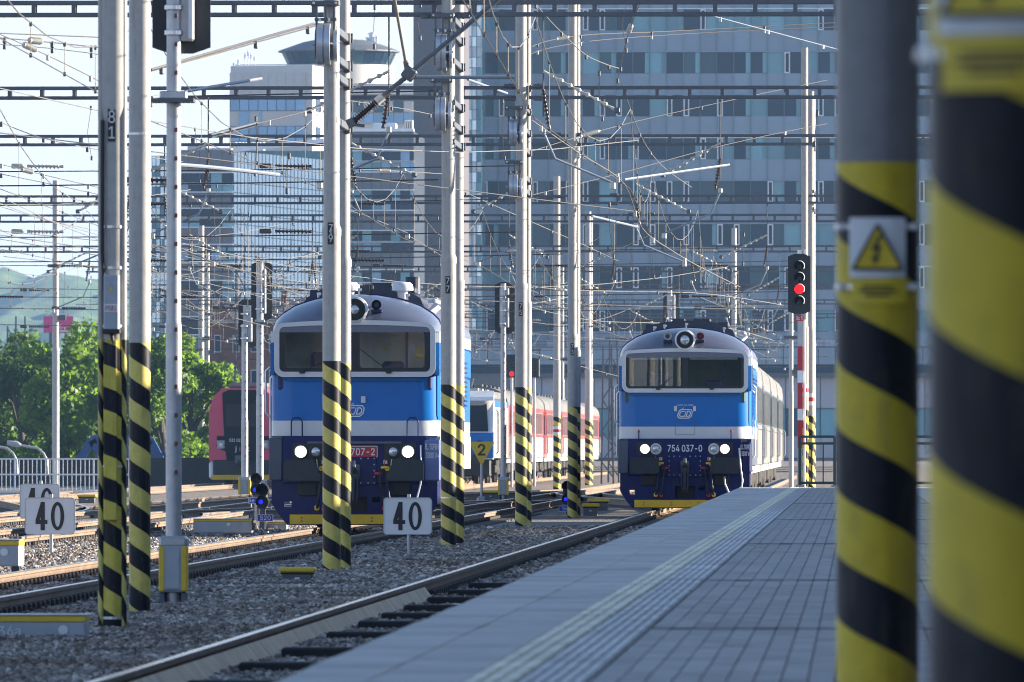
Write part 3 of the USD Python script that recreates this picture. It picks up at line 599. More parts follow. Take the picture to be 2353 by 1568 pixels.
# tension wheels
def tension_wheel(X, Y, D, lab, sc=1.0):
    n = CX + (X - 1968) * D / FPX; t = thing('tension_wheel', lab, 'tension wheel', (n, ydep(n, D) - .22, zof(Y, D)), group='tension wheels on the masts')
    R = .27 * sc
    part(t, 'drum', MB().lathe([(0, -.115), (R * .9, -.115), (R, -.11), (R, -.035), (R * .93, -.03), (R * .93, -.02), (R, -.015), (R, .055), (R * .9, .06), (R * .8, .02), (0, .02)], axis='x', seg=36), M['wheel_aluminium'], smooth=30)
    part(t, 'small_wheel', MB().lathe([(0, .10), (R * .7, .10), (R * .78, .105), (R * .78, .15), (R * .68, .155), (R * .6, .13), (0, .13)], (0, 0, -.02), axis='x', seg=32), M['wheel_aluminium'], smooth=30)
    part(t, 'side_disc', MB().lathe([(0, -.14), (R * .72, -.14), (R * .75, -.13), (R * .72, -.12), (0, -.12)], axis='x', seg=32), M['bracket_steel'], smooth=30)
    part(t, 'axle', MB().cyl((-.17, 0, 0), (.17, 0, 0), .025, 12), M['bright_metal'])
    part(t, 'hanger', MB().bb(-.15, .14, -.04, .06, R * 1.12, R * 1.25, b=.006).bb(-.14, -.11, 0, .03, R * .2, R * 1.9).bb(.085, .115, 0, .03, R * .2, R * 1.9).bb(-.2, .17, -.02, .3, R * 1.85, R * 2.1, b=.006).bb(-.02, .01, -.03, .03, R, R * 1.9), M['bracket_steel'])
    part(t, 'bolts', MB().box((-.16, -.04, R * 1.97), (.03, .03, .03)).box((.13, -.04, R * 1.97), (.03, .03, .03)).box((-.08, -.05, R * 1.15), (.03, .03, .04)).box((.04, -.05, R * 1.15), (.03, .03, .05)), M['bright_metal'])
for X, Y, D, lab, sc in ((752, 103, 136, 'large grey tension wheel near the top of mast 79', 1.0), (1020, 122, 173, 'upper tension wheel on the mast beside the left locomotive', 1.15), (1018, 263, 173, 'lower tension wheel on the mast beside the left locomotive', 1.05), (1184, 305, 214, 'upper tension wheel on the mast right of the triangle sign', .95), (1184, 430, 214, 'lower tension wheel on the mast right of the triangle sign', .95)): tension_wheel(X, Y, D, lab, sc)

# insulators
def insulator(b, p, q, r=.045, sheds=9):
    p, q = np.asarray(p, float), np.asarray(q, float); L = np.linalg.norm(q - p); pr = [(0, 0), (r * .6, 0), (r * .6, L * .06)]
    for i in range(sheds):
        z = L * (.08 + .84 * i / sheds); dz = L * .84 / sheds; pr += [(r * .38, z), (r, z + dz * .35), (r * .95, z + dz * .45), (r * .38, z + dz * .6)]
    pr += [(r * .6, L * .94), (r * .6, L), (0, L)]
    m = MB().lathe(pr, seg=10); v, f = m.data(); d = (q - p) / L; a = np.cross([0, 0, 1.0], d)
    a = np.array([1.0, 0, 0]) if np.linalg.norm(a) < 1e-6 else a / np.linalg.norm(a); c = np.cross(d, a); b.raw(v @ np.array([a, c, d]) + p, f); return b
# the long cantilever on mast 79
D = 137.0; o = P(805, 285, D); L = lambda X, Y, d=D: P(X, Y, d) - o
t = thing('cantilever_arm', 'slanting cantilever tube with ribbed brown insulator, right of mast 79', 'cantilever', o)
part(t, 'insulator', insulator(MB(), L(812, 280), L(868, 232), .085, 10), M['insulator_brown'], smooth=40)
part(t, 'foot', MB().beam(L(798, 287), L(814, 279), .12).beam(L(806, 286), L(838, 290), .04), M['bracket_steel'])
part(t, 'arm_tube', MB().cyl(L(868, 232), L(1160, -14), .034, 10), M['bracket_steel']); part(t, 'collar', MB().cyl(L(865, 235), L(880, 222), .06, 10), M['clamp_pale'])
part(t, 'joint', MB().box(L(940, 170), (.17, .12, .17), ry=.6, b=.02).cyl(L(935, 160), L(957, 175), .03, 8), M['bracket_steel'])
part(t, 'steady_tube', MB().cyl(L(950, 178), L(1182, 178), .024, 8), M['tube_light']); part(t, 'hanger_rod', MB().cyl(L(905, -10), L(936, 165), .02, 8), M['wire_copper'])
part(t, 'hanger_clamp', MB().cyl(L(932, 140), L(937, 168), .035, 8), M['wire_copper'])

TN = [(T1, 'the platform track'), (T2, 'the left locomotive'), (T3, 'the 40 sign track'), (T4, 'the second far track'), (-15.3, 'the third far track'), (T5, 'the red train')]
def tpos(tn, y): return tn if tn != T3 or y < 195 else float(np.interp(y, [195, 330], [T3, T6]))
# suspension sets under the gantries
for k, D in enumerate(GD):
    for j, (tn, nm) in enumerate(TN):
        y = ydep(tn, D) + .25; x = tpos(tn, y); sd = 1 if (k + j) % 2 else -1; e = rng.uniform(-.15, .15)
        X_ = 1968 + (x - CX) * FPX / D
        if X_ < -60: continue
        t = thing('wire_suspension', f'hanger and steady arm under the {ORD[k]} gantry above {nm}', 'wire suspension', (x, y, 0), group='wire suspensions under the gantries')
        x2 = sd * 1.25 + e
        part(t, 'hanger', MB().cyl((x2, 0, 8.85), (x2, 0, 7.15), .016, 6), M['bracket_steel'])
        part(t, 'insulator', insulator(MB(), (x2, 0, 7.6), (x2 - sd * .1, 0, 6.95), .05, 8), M['insulator_brown'], smooth=40)
        part(t, 'steady_arm', MB().tube([(x2, 0, 6.9), (x2 - sd * .2, 0, 6.45), (x2 - sd * 1.15, 0, 6.05)], .021, 7), M['tube_light'], smooth=50)
        part(t, 'clamp', MB().box((x2 - sd * 1.15, 0, 6.0), (.1, .06, .12), b=.015), M['clamp_pale']); part(t, 'clamp', MB().box((x2, 0, 6.93), (.09, .09, .1), b=.015), M['clamp_pale']); part(t, 'clamp', MB().box((0, 0, 7.25), (.1, .08, .1), b=.015), M['bracket_steel'])
        part(t, 'messenger_link', insulator(MB(), (x2, 0, 7.9), (0, 0, 7.25), .045, 7), M['insulator_pale'], smooth=40)
# overhead line of each track
def curve(p, q, sag, n=9):
    p, q = np.asarray(p, float), np.asarray(q, float); u = np.linspace(0, 1, n)[:, None]
    c = p + (q - p) * u; c[:, 2] -= (sag * 4 * u * (1 - u))[:, 0]; return c
GY = [60, 98, 136] + GD
def overhead(tn, nm, y_end):
    ys = [ydep(tn, D) + .25 for D in GY if D < y_end]
    t = thing('overhead_line', f'overhead contact line with droppers above {nm}', 'overhead wire', (0, ys[0], 0), group='overhead lines along the tracks'); o = np.array([0, ys[0], 0])
    pc = np.array([(tpos(tn, y) + (.22 if i % 2 else -.22), y, 5.95) for i, y in enumerate(ys)]) - o
    part(t, 'contact_wire', MB().tube(pc, .007, 5), M['wire_copper'])
    mw = []; dr = MB()
    for i in range(len(pc) - 1):
        p, q = pc[i] + (0, 0, 1.32), pc[i + 1] + (0, 0, 1.32); c = curve(p, q, 1.0 if q[1] - p[1] > 30 else .6, 9); mw.append(c[:-1])
        for u in np.linspace(.12, .88, 6):
            a = p + (q - p) * u; a[2] -= (1.0 if q[1] - p[1] > 30 else .6) * 4 * u * (1 - u); bpt = pc[i] + (pc[i + 1] - pc[i]) * u
            d_ = MB().cyl(a, bpt, .0045, 4).box(a, (.03, .05, .05)).box(bpt, (.03, .05, .05)); dr.raw(*d_.data())
    mw.append((pc[-1] + (0, 0, 1.32))[None]); part(t, 'messenger_wire', MB().tube(np.vstack(mw), .008, 5), M['wire_light']); part(t, 'droppers', dr, M['wire_copper'], kind='stuff')
for tn, nm in TN: overhead(tn, nm, 560)
# ropes spanning across the yard under each gantry
for k, D in enumerate(GD):
    y = ydep(-5, D) + .3; x0, x1 = (-27.0, -.1) if D < 280 else (-25, 5.4)
    for z, nm, mt in ((7.52, 'upper', 'wire_copper'), (6.18, 'lower', 'wire_copper')):
        t = thing('span_rope', f'{nm} dark rope spanning the yard under the {ORD[k]} gantry', 'span rope', (0, y, z), group='ropes spanning the yard')
        part(t, 'rope', MB().tube(curve((x0, 0, 0), (x1, 0, rng.uniform(-.1, .1)), .15), .012, 5), M[mt])
        ib = MB()
        for xx in np.arange(x0 + 1.5, x1, 5.1):
            part(t, 'insulator', insulator(MB(), (xx, 0, -.08), (xx + .75, 0, -.09), .055, 8).box((xx - .2, 0, -.08), (.25, .07, .1), b=.02), M['insulator_brown' if rng.random() < .7 else 'insulator_pale'], smooth=40)
# more wires measured from the picture: (depth, radius, material, label, [points])
WIRES = [
 (150, .011, 'wire_light', 'pale sagging wire from the left edge to mast 81', [(-40, 62), (110, 128), (230, 188)]),
 (120, .02, 'wire_copper', 'thick dark tension cable running from behind the signal to the wheel of mast 79', [(347, 161), (588, 92), (722, 55)]),
 (121, .012, 'wire_copper', 'second dark cable below the thick one, ending at mast 79', [(300, 176), (588, 98), (724, 60)]),
 (170, .03, 'tube_light', 'pale slanting arm right of the left signal', [(349, 225), (470, 203), (600, 181)]),
 (160, .045, 'bracket_steel', 'dark perforated arm with rod ending at mast 79', [(482, 313), (590, 285)]),
 (160, .016, 'wire_copper', 'thin rod that prolongs the perforated arm to mast 79', [(590, 285), (700, 257), (742, 245)]),
 (150, .032, 'tube_light', 'pale slanting tube right of the left signal mast, before the dark building', [(400, 378), (520, 388), (640, 402)]),
 (205, .028, 'tube_light', 'pale blue tube slanting over the right locomotive', [(1435, 413), (1675, 379)]),
 (230, .03, 'tube_light', 'long pale tube slanting down before the office block windows', [(1360, 497), (1465, 522)]),
 (215, .03, 'tube_light', 'short pale tube slanting down beside the upper wheels of mast 77', [(1075, 183), (1165, 215)]),
 (150, .011, 'wire_light', 'pale wire falling from mast 75 to the top of the right locomotive', [(1221, 276), (1330, 352), (1435, 424), (1476, 525), (1551, 581), (1700, 660)]),
 (180, .012, 'wire_light', 'pale wire falling from the top edge to the insulator string right of mast 73', [(1216, -8), (1290, 75), (1360, 135), (1424, 158)]),
 (180, .011, 'wire_copper', 'dark wire with insulator beads hanging from the first gantry', [(1469, 11), (1440, 90), (1424, 165), (1418, 190)]),
 (214, .012, 'wire_light', 'pale zigzag wire hanging from the second gantry right of mast 73', [(1431, 195), (1450, 255), (1476, 319), (1510, 370), (1589, 431)]),
 (200, .013, 'tube_light', 'pale wire slanting from the first gantry to the striped platform mast', [(1630, 35), (1765, 71), (1925, 114)]),
 (230, .012, 'wire_copper', 'dark wire pair sloping from mast 75 to the right edge', [(1221, 108), (1334, 82), (1550, 72), (1930, 52)]),
 (231, .010, 'wire_copper', 'thin dark wire just under the sloping dark pair', [(1221, 124), (1334, 98), (1550, 80), (1930, 62)]),
 (140, .010, 'wire_copper', 'dark wire crossing the top left sky', [(-20, 76), (230, 86)]),
 (141, .010, 'wire_copper', 'second dark wire crossing the top left sky', [(-20, 86), (120, 98), (230, 110)]),
 (160, .009, 'wire_copper', 'thin wire crossing the left sky above the second gantry', [(-20, 101), (120, 112), (230, 126)]),
 (170, .009, 'wire_light', 'pale wire sloping across the left sky below the second gantry', [(-20, 270), (100, 318), (230, 345), (420, 372)]),
 (190, .009, 'wire_copper', 'thin wire sloping across the left sky above the fourth gantry', [(-20, 372), (100, 402), (230, 432)]),
 (191, .009, 'wire_copper', 'thin lower wire sloping across the left sky above the fourth gantry', [(-20, 396), (100, 420), (230, 448)]),
 (250, .010, 'wire_light', 'pale wire from mast 79 sloping down over the left locomotive', [(805, 485), (905, 525), (1020, 592)]),
 (240, .010, 'wire_light', 'pale flat wire right of mast 79 before the dark building', [(805, 388), (920, 394), (1050, 402)]),
 (200, .010, 'wire_light', 'pale wire right of mast 79 below the cantilever', [(805, 232), (900, 246), (1012, 268)]),
 (260, .011, 'wire_light', 'pale wire sloping right of mast 77 before the glass building', [(1065, 440), (1130, 470), (1300, 545), (1420, 600)]),
 (270, .010, 'wire_light', 'pale wire running over the gap between masts 75 and 73', [(1215, 655), (1330, 668), (1560, 672), (1800, 702)]),
 (300, .010, 'wire_light', 'pale wire just above the right locomotive', [(1216, 705), (1400, 740), (1600, 745), (1800, 790)]),
 (290, .011, 'wire_light', 'pale wire running over the left locomotive roof', [(600, 655), (740, 668), (860, 678), (1010, 690)]),
 (280, .011, 'wire_light', 'pale wire sloping over the red train', [(425, 590), (520, 612), (640, 640), (745, 655)]),
 (282, .011, 'wire_light', 'second pale wire sloping over the red train', [(425, 640), (560, 672), (660, 700)]),
 (284, .010, 'wire_light', 'third pale wire sloping over the red train', [(425, 700), (520, 726), (620, 752)]),
 (220, .009, 'wire_copper', 'thin wire rising to the right before the big glass building', [(1216, 350), (1420, 290), (1660, 235), (1900, 185)]),
 (222, .009, 'wire_copper', 'second thin wire rising to the right before the big glass building', [(1216, 450), (1420, 400), (1660, 335), (1900, 285)]),
 (330, .010, 'tube_light', 'pale blue tube slanting left of the right locomotive', [(1216, 700), (1320, 680)]),
 (335, .010, 'wire_light', 'pale wire sloping left of the right locomotive window', [(1180, 800), (1290, 830), (1420, 865)]),
]
for i, (D, r, mt, lab, pts) in enumerate(WIRES):
    q = np.array([P(X, Y, D + 3 * k) for k, (X, Y) in enumerate(pts)]); o = q[0].copy(); q -= o
    if len(q) > 2:
        u = np.linspace(0, len(q) - 1, (len(q) - 1) * 5 + 1); from_ = np.arange(len(q))
        from scipy.interpolate import PchipInterpolator
        q = PchipInterpolator(from_, q)(u)
    t = thing('wire', lab, 'wire', o); part(t, 'strand', MB().tube(q, r * (.8 if r < .025 else .9), 7), M[mt], smooth=50)
    cl = MB()
    for k in range(1, len(q) - 1, 4): cl.box(q[k] - (0, 0, .03), (.05, .05, .09), b=.01)
    if cl.n and r < .02: part(t, 'clamps', cl, M['clamp_pale' if rng.random() < .5 else 'bracket_steel'], kind='stuff')
    if i % 3 == 0 and len(q) > 6 and r < .02: part(t, 'insulator', insulator(MB(), q[3], q[3] + (q[4] - q[3]) * min(1, .8 / np.linalg.norm(q[4] - q[3])), .05, 8), M['insulator_pale'], smooth=40)
# small droppers hanging between wires all over the yard
OD = (ORD + ['eleventh', 'twelfth', 'thirteenth', 'fourteenth', 'fifteenth', 'sixteenth', 'seventeenth', 'eighteenth', 'nineteenth', 'twentieth', 'twenty-first', 'twenty-second']) * 2
for k in range(34):
    D = rng.choice([165, 190, 205, 235, 270, 300, 350, 420]); X = rng.uniform(-10, 1100) if k < 22 else rng.uniform(1080, 1880); Y = HORIZ - (rng.uniform(4.5, 8.3)) * FPX / D
    if not -40 < Y < 740: continue
    q = np.array([P(X, Y, D), P(X + rng.uniform(-8, 12), Y + rng.uniform(60, 150), D + rng.uniform(0, 4))]); o = q[0]
    t = thing('dropper_wire', f'thin hanging dropper wire, {"%s in the left sky" % OD[k] if X < 500 else "%s before the banded blocks" % OD[k] if X < 1100 else "%s before the big office block" % OD[k]}', 'dropper', o, group='droppers over the yard')
    m_ = (q[1] - o) / 2 + (rng.uniform(-.1, .1), 0, 0)
    part(t, 'strand', MB().tube([(0, 0, 0), m_, q[1] - o], .006, 5), M['wire_copper']); part(t, 'clamp', MB().box((0, 0, 0), (.05, .05, .1), b=.01).box(q[1] - o, (.05, .05, .1), b=.01), M['bracket_steel'])
# diagonal crossing lines over the switches
for k in range(14):
    a, bn = rng.choice([T1, T2, T3, T4]), rng.choice([T2, T3, T4, -15.3]); y0 = rng.uniform(180, 420); L_ = rng.uniform(60, 110)
    if abs(a - bn) < 1: bn = a - 4.7
    if k < 4: y0 = 190 + 18 * k
    z = 5.95; o = np.array([a, y0, z]); q = np.array([bn, y0 + (L_ if k % 2 else -L_ * .6), z]) - o
    t = thing('crossing_line', f'overhead line crossing between tracks at the {ORD[k % 10]} switch of the yard' if k < 10 else 'overhead line crossing at the ' + ORD[k - 10] + ' far switch of the yard', 'overhead wire', o, group='overhead lines over the switches')
    part(t, 'contact_wire', MB().cyl((0, 0, 0), q, .0085, 5), M['wire_copper']); part(t, 'messenger_wire', MB().tube(curve((0, 0, 1.3), q + (0, 0, 1.3), .9), .008, 5), M['wire_light'])
    dr = MB()
    for u in np.linspace(.1, .9, 6): dr.cyl(q * u + (0, 0, 1.3 - .9 * 4 * u * (1 - u)), q * u, .0045, 4)
    part(t, 'droppers', dr, M['wire_copper'], kind='stuff')
# ------------------------------------------------------------------ locomotives and trains
mk('loco_blue', (.003, .135, .44), .3, spec=.3, var=.06, scale=1.2, coat=.15, dirt=((.03, .09, .2), .4, 3.5))
mk('loco_dark_blue', (.003, .011, .085), .38, spec=.25, var=.15, scale=2.0, coat=.08, dirt=((.045, .038, .035), .45, 3.0))
mk('loco_silver', (.58, .595, .62), .32, metal=.05, var=.06, scale=1.5, coat=.3, dirt=((.3, .29, .28), .3, 3.0))
mk('loco_white', (.68, .70, .72), .3, var=.05, coat=.3)
mk('loco_roof', (.12, .135, .19), .28, metal=.3, var=.1, scale=1.5, coat=.25)
mk('roof_dark', (.02, .026, .05), .5, var=.25, scale=2)
mk('buffer_dark', (.012, .018, .025), .5, var=.35, scale=5)
mk('under_dark', (.035, .032, .03), .8, var=.35, scale=3)
mk('loco_grey_blue', (.06, .075, .11), .45, var=.12, scale=2)
mk('plow_yellow', (.66, .42, .015), .45, var=.08, scale=2, dirt=((.2, .14, .05), .35, 5.0))
mk('cab_pale', (.75, .72, .66), .7, var=.1); mk('cab_green', (.05, .10, .08), .7, var=.12); mk('seat_blue', (.02, .03, .12), .7, var=.2)
mk('valve_yellow', (.75, .50, .02), .4); mk('valve_red', (.42, .03, .03), .4); mk('pale_blue_panel', (.13, .17, .36), .35, var=.06)
M['lamp_on'] = emis('lamp_on', (1.0, .94, .86), 1.5)
M['lamp_glass'] = pm('lamp_glass', (.55, .58, .62), .12, metal=.7, var=.2, scale=12)
M['windscreen'] = glassm('windscreen', (.93, .96, .95), (.9, .92, .95), 1.55, .0)
M['dark_window'] = pm('dark_window', (.008, .012, .018), .08, var=.4, scale=.8, spec=.45)
M['warm_window'] = pm('warm_window', (.10, .09, .08), .2, var=.5, scale=1.2, spec=.3)
ID4 = lambda z0: [[1, 0, 0, 0], [0, 1, 0, 0], [0, 0, 1, z0], [0, 0, 0, 1]]
def shell(b, z0, z1, w, yf, L, r): return b.prism(rrect(-w, w, yf, L, r, 8), z1 - z0, ID4(z0))
def wheels(t, y, tread=.5):
    for sx in (-1, 1): part(t, 'wheel', MB().lathe([(0, -.07), (tread, -.07), (tread, .03), (tread + .03, .04), (tread + .03, .06), (0, .06)] if sx < 0 else [(0, -.06), (tread + .03, -.06), (tread + .03, -.04), (tread, -.03), (tread, .07), (0, .07)], (sx * .75, y, tread), axis='x', seg=28), M['under_dark'], smooth=30)
    part(t, 'axle', MB().cyl((-.8, y, tread), (.8, y, tread), .09, 10), M['under_dark'])
def bogie(t, y, span=2.4, tread=.5):
    for dy in (-span / 2, span / 2): wheels(t, y + dy, tread)
    part(t, 'bogie_frame', MB().bb(-1.18, -1.0, y - span * .85, y + span * .85, .42, .75, b=.04).bb(1.0, 1.18, y - span * .85, y + span * .85, .42, .75, b=.04).bb(-1, 1, y - .3, y + .3, .45, .8), M['under_dark'])
    for sx in (-1, 1):
        for dy in (-span / 2, 0, span / 2): part(t, 'spring', MB().cyl((sx * 1.12, y + dy - .2, .55), (sx * 1.12, y + dy - .2, .95), .1, 10).bb(sx * 1.12 - .1, sx * 1.12 + .1, y + dy - .16, y + dy + .16, .35, .65, b=.03), M['under_dark'])
def cd_logo(w):
    h = w * .5; k = w / 14
    c = sg.LineString([(6, 2), (2.5, 2), (1.2, 3), (2.2, 6), (3.6, 7), (6.2, 7)]); d = sg.LineString([(8, 2), (10.2, 2), (12, 3.5), (12.3, 6), (11, 7), (9.4, 7), (8.0, 2.2)]); m = sg.LineString([(6.4, 2), (7.8, 7)])
    rim = sg.LineString([(6.5, 8.8), (3, 8.8), (1.2, 7.6), (-.6, 3.2), (.2, .9), (2, .2), (10.5, .2), (13.2, 2.4), (14.2, 6.6), (12.8, 8.7), (7.5, 8.8)])
    g = sg.MultiLineString([c, d, rim]).buffer(.48).union(m.buffer(.35)).union(sg.LineString([(4.4, 9.8), (5.6, 10.6)]).buffer(.3)); return affinity.translate(affinity.scale(g, k, k, origin=(0, 0)), -w * .49, -h * .32)
def loco(X, D, v, label):
    n = CX + (X - 1968) * D / FPX; n = {1: T2, 2: T1}[v] if abs(n - {1: T2, 2: T1}[v]) < .4 else n
    t = thing('locomotive', label, 'locomotive', (n, ydep(n, D), .2), group=None); L = 15.4; W = 1.53
    part(t, 'nose', shell(MB(), 1.945, 2.77, W, 0, L, .42), M['loco_blue'], smooth=35)
    part(t, 'waistband', shell(MB(), 1.665, 1.945, W, 0, L, .42), M['loco_silver'], smooth=35)
    part(t, 'body_side', MB().bb(-W, W, 2.1, L, 2.77, 3.36, b=.05), M['loco_blue']); part(t, 'body_stripe', MB().bb(-W - .004, W + .004, 2.1, L, 3.36, 3.56), M['loco_white'])
    for sx in (-1, 1):
        hole = rrect(.52, 1.05, 2.86, 3.42, .06); wall = sg.box(.0, 2.77, 2.1, 3.56).difference(hole)
        b = MB().side(wall.intersection(sg.box(0, 2, 3, 3.36)), sx * W - (.07 if sx > 0 else 0), 0, 0, .07); part(t, 'cab_side', b, M['loco_blue'])
        b = MB().side(wall.intersection(sg.box(0, 3.36, 3, 4)), sx * W - (.07 if sx > 0 else 0), 0, 0, .07); part(t, 'cab_side_stripe', b, M['loco_white'])
        part(t, 'side_window_frame', MB().side(hole.buffer(.035).difference(hole), sx * W - (.0 if sx > 0 else .02), 0, 0, .02), M['bright_metal']); part(t, 'side_window', MB().side(hole, sx * (W - .04), 0, 0, .006), M['windscreen'])
        d = part(t, 'cab_door', MB().side(rrect(1.35, 1.98, 1.75, 3.5, .08), sx * W - (.0 if sx > 0 else .018), 0, 0, .018), M['loco_blue']); part(d, 'window', MB().side(rrect(1.45, 1.88, 2.75, 3.38, .06), sx * (W + .02) - .003, 0, 0, .006), M['dark_window'])
        for y0 in (1.22, 2.1): part(t, 'handrail', MB().tube([(sx * W, y0, 1.2), (sx * (W + .07), y0, 1.28), (sx * (W + .07), y0, 2.72), (sx * W, y0, 2.8)], .022, 8), M['bright_metal'], smooth=60)
        for y0 in (3.4, 5.4, 7.4, 9.4, 11.4): g_ = part(t, 'side_grille', MB().side(rrect(y0, y0 + 1.5, 2.15, 3.2, .04), sx * W - (.0 if sx > 0 else .016), 0, 0, .016), M['loco_blue']); part(g_, 'slats', (lambda b: [b.bb(sx * (W + .016) - .008, sx * (W + .016) + .012, y0 + .08, y0 + 1.42, z, z + .035) for z in np.arange(2.25, 3.1, .09)] and b)(MB()), M['loco_dark_blue'], kind='stuff')
        part(t, 'frame_side', MB().bb(sx * W - .1 * (sx > 0), sx * W + .1 * (sx < 0), .4, L, 1.05, 1.665), M['loco_silver'] if v == 1 else M['loco_grey_blue'])
        for y0 in (1.6, 2.0): part(t, 'step', MB().bb(sx * 1.3, sx * 1.55, y0 - .2, y0 + .2, .5 + (y0 - 1.6), .54 + (y0 - 1.6)), M['under_dark'])
        part(t, 'mirror_rail', MB().tube([(sx * (W + .02), .25, 2.0), (sx * (W + .10), .25, 2.1), (sx * (W + .10), .25, 2.85), (sx * (W + .02), .25, 2.92)], .02, 8), M['bright_metal'], smooth=60)
    # roof with its rounded front
    prof = np.array([(-1.535, 3.545), (-1.52, 3.66), (-1.47, 3.78), (-1.36, 3.89), (-1.14, 4.03), (-.92, 4.11), (-.7, 4.17), (-.35, 4.23), (0, 4.25), (.35, 4.23), (.7, 4.17), (.92, 4.11), (1.14, 4.03), (1.36, 3.89), (1.47, 3.78), (1.52, 3.66), (1.535, 3.545)])
    ys = [-.10, -.07, .0, .1, .22, .38, .58, .82, 1.1, 1.5, L - .05, L]; V = []
    for y in ys:
        q = min(1, max(0, (y + .1) / 1.2)); gg = .33 + .67 * math.sin(q * math.pi / 2) ** .8 if y < L else 1; wq = .955 + .045 * math.sin(q * math.pi / 2)
        V += [(x * wq, y, 3.545 + (z - 3.545) * gg) for x, z in prof]
    m = len(prof); F = [(i * m + k, i * m + k + 1, (i + 1) * m + k + 1, (i + 1) * m + k) for i in range(len(ys) - 1) for k in range(m - 1)]
    F = [f[::-1] for f in F]; part(t, 'roof', MB().raw(V, F).raw([V[k] for k in range(m)] + [(0, -.1, 3.545)], [(k, k + 1, m, m) for k in range(m - 1)]), M['loco_roof'], smooth=50)
    part(t, 'roof_edge', MB().tube([(x * 1.0, 1.25, z + .012) for x, z in prof], .02, 6), M['loco_dark_blue'], smooth=60)
    hood = sg.Polygon([(-1.12, 3.9), (-1.02, 4.2), (-.75, 4.36), (-.3, 4.43), (.3, 4.44), (.78, 4.37), (1.08, 4.2), (1.2, 3.9)])
    part(t, 'roof_hood', MB().prism(hood, 4.5, [[1, 0, 0, 0], [0, 0, -1, 7.0], [0, 1, 0, 0], [0, 0, 0, 1]]), M['roof_dark'])
    part(t, 'roof_hood', MB().prism(hood, 4.0, [[1, 0, 0, 0], [0, 0, -1, 12.6], [0, 1, 0, -.04], [0, 0, 0, 1]]), M['roof_dark'])
    for x, z, w, h in ((-.9, 4.30, .16, .1), (-.2, 4.46, .3, .05), (.35, 4.46, .4, .05), (.85, 4.36, .25, .07)): part(t, 'roof_box', MB().bb(x - w / 2, x + w / 2, 3, 4.2, z - h, z + h * .6, b=.02), M['roof_dark'])
    for x, z in ((-.72, 4.2), (-.48, 4.24), (.02, 4.28), (.9, 4.18)): part(t, 'roof_bracket', MB().beam((x, 1.4, z - .1), (x - .03, 1.5, z + .08), .03).cyl((x, 1.45, z + .06), (x, 1.6, z + .06), .03, 8), M['bright_metal'])
    for y in (2.7, 3.5, 4.4): part(t, 'roof_pipe', MB().tube([(1.24, y, 3.95), (1.36, y, 4.08), (1.33, y + .3, 4.15), (1.2, y + .3, 4.15)], .05, 8), M['loco_silver'], smooth=60)
    # cab front with the two-pane windscreen
    arch = lambda x0, x1, z0, z1, up, r: sg.Polygon([(x0, z0), (x1, z0)] + [(x1 + (x0 - x1) * u, z1 + up * 4 * u * (1 - u)) for u in np.linspace(0, 1, 15)]).buffer(-r).buffer(r, quad_segs=6)
    out = arch(-1.46, 1.46, 2.735, 3.70, .065, .17); inn = arch(-1.365, 1.365, 2.83, 3.635, .045, .09)
    if v == 1: holes = [arch(-1.265, -.09, 2.90, 3.545, .012, .06), arch(.09, 1.265, 2.90, 3.545, .012, .06)]
    else: holes = [arch(-1.30, -.065, 2.885, 3.585, .012, .06), arch(.065, 1.30, 2.885, 3.585, .012, .06)]
    part(t, 'windscreen_surround', MB().front(out.difference(inn), 0, .0, 0, .11), M['loco_silver'])
    gk = inn
    for h in holes: gk = gk.difference(h)
    part(t, 'windscreen_gasket', MB().front(gk, 0, -.05, 0, .045), M['rubber_black'])
    for h in holes: part(t, 'windscreen_pane', MB().front(h.buffer(.01), 0, -.055, 0, .008), M['windscreen'])
    cab = M['cab_pale' if v == 1 else 'cab_green']; part(t, 'cab_back_wall', MB().bb(-1.45, 1.45, 1.7, 1.76, 2.1, 3.6), cab)
    part(t, 'cab_back_door', MB().bb(.25, .8, 1.67, 1.7, 2.2, 3.5, b=.01).bb(.35, .65, 1.655, 1.67, 2.9, 3.3), cab); part(t, 'control_desk', MB().bb(-1.4, 1.4, .05, .7, 2.5, 2.86, b=.03), M['seat_blue'] if v == 1 else M['cab_green'])
    part(t, 'driver_seat', MB().bb(-.85, -.4, 1.0, 1.15, 2.6, 3.2, b=.05), M['seat_blue']); part(t, 'mate_seat', MB().bb(.45, .85, .9, 1.05, 2.6, 3.03, b=.05), M['seat_blue'])
    part(t, 'cab_post', MB().bb(.88, .93, .75, .8, 2.8, 3.6), M['seat_blue'])
    if v == 1: part(t, 'warning_sign', MB().front(sg.Polygon([(-.05, 0), (.05, 0), (0, .09)]), .46, 1.65, 3.22, .004).front(sg.Polygon([(-.07, 0), (.07, 0), (0, .12)]), 1.12, 1.2, 3.2, .004).front(sg.box(-.07, -.09, .07, -.02), 1.12, 1.2, 3.2, .004), M['valve_yellow']); part(t, 'notice', MB().front(rrect(-.06, .06, 0, .16, .02), 1.26, 1.1, 3.18, .004).front(rrect(-.05, .05, 0, .12, .01), 1.0, 1.1, 3.22, .004), M['sign_white'])
    else:
        for x0, x1 in ((-1.2, -.1), (.1, 1.22)): part(t, 'sun_visor', MB().bb(x0, x1, .05, .07, 3.5, 3.565), M['sign_white'])
    for x0, x1, z1 in (((-.62, -.28, 3.12) if v == 2 else (-.95, -.6, 3.0)), ((.62, .10, 3.24) if v == 1 else (.62, .5, 2.94))): part(t, 'wiper', MB().bb(x0 - .05, x0 + .05, -.17, -.1, 2.80, 2.86, b=.012).cyl((x0, -.13, 2.84), (x1, -.115, z1), .009, 6), M['rubber_black'])
    part(t, 'nose_ledge', MB().tube([(-1.32, -.01, 2.72), (-1.25, -.03, 2.67), (1.25, -.03, 2.67), (1.32, -.01, 2.72)], .014, 6), M['loco_blue'], smooth=50)
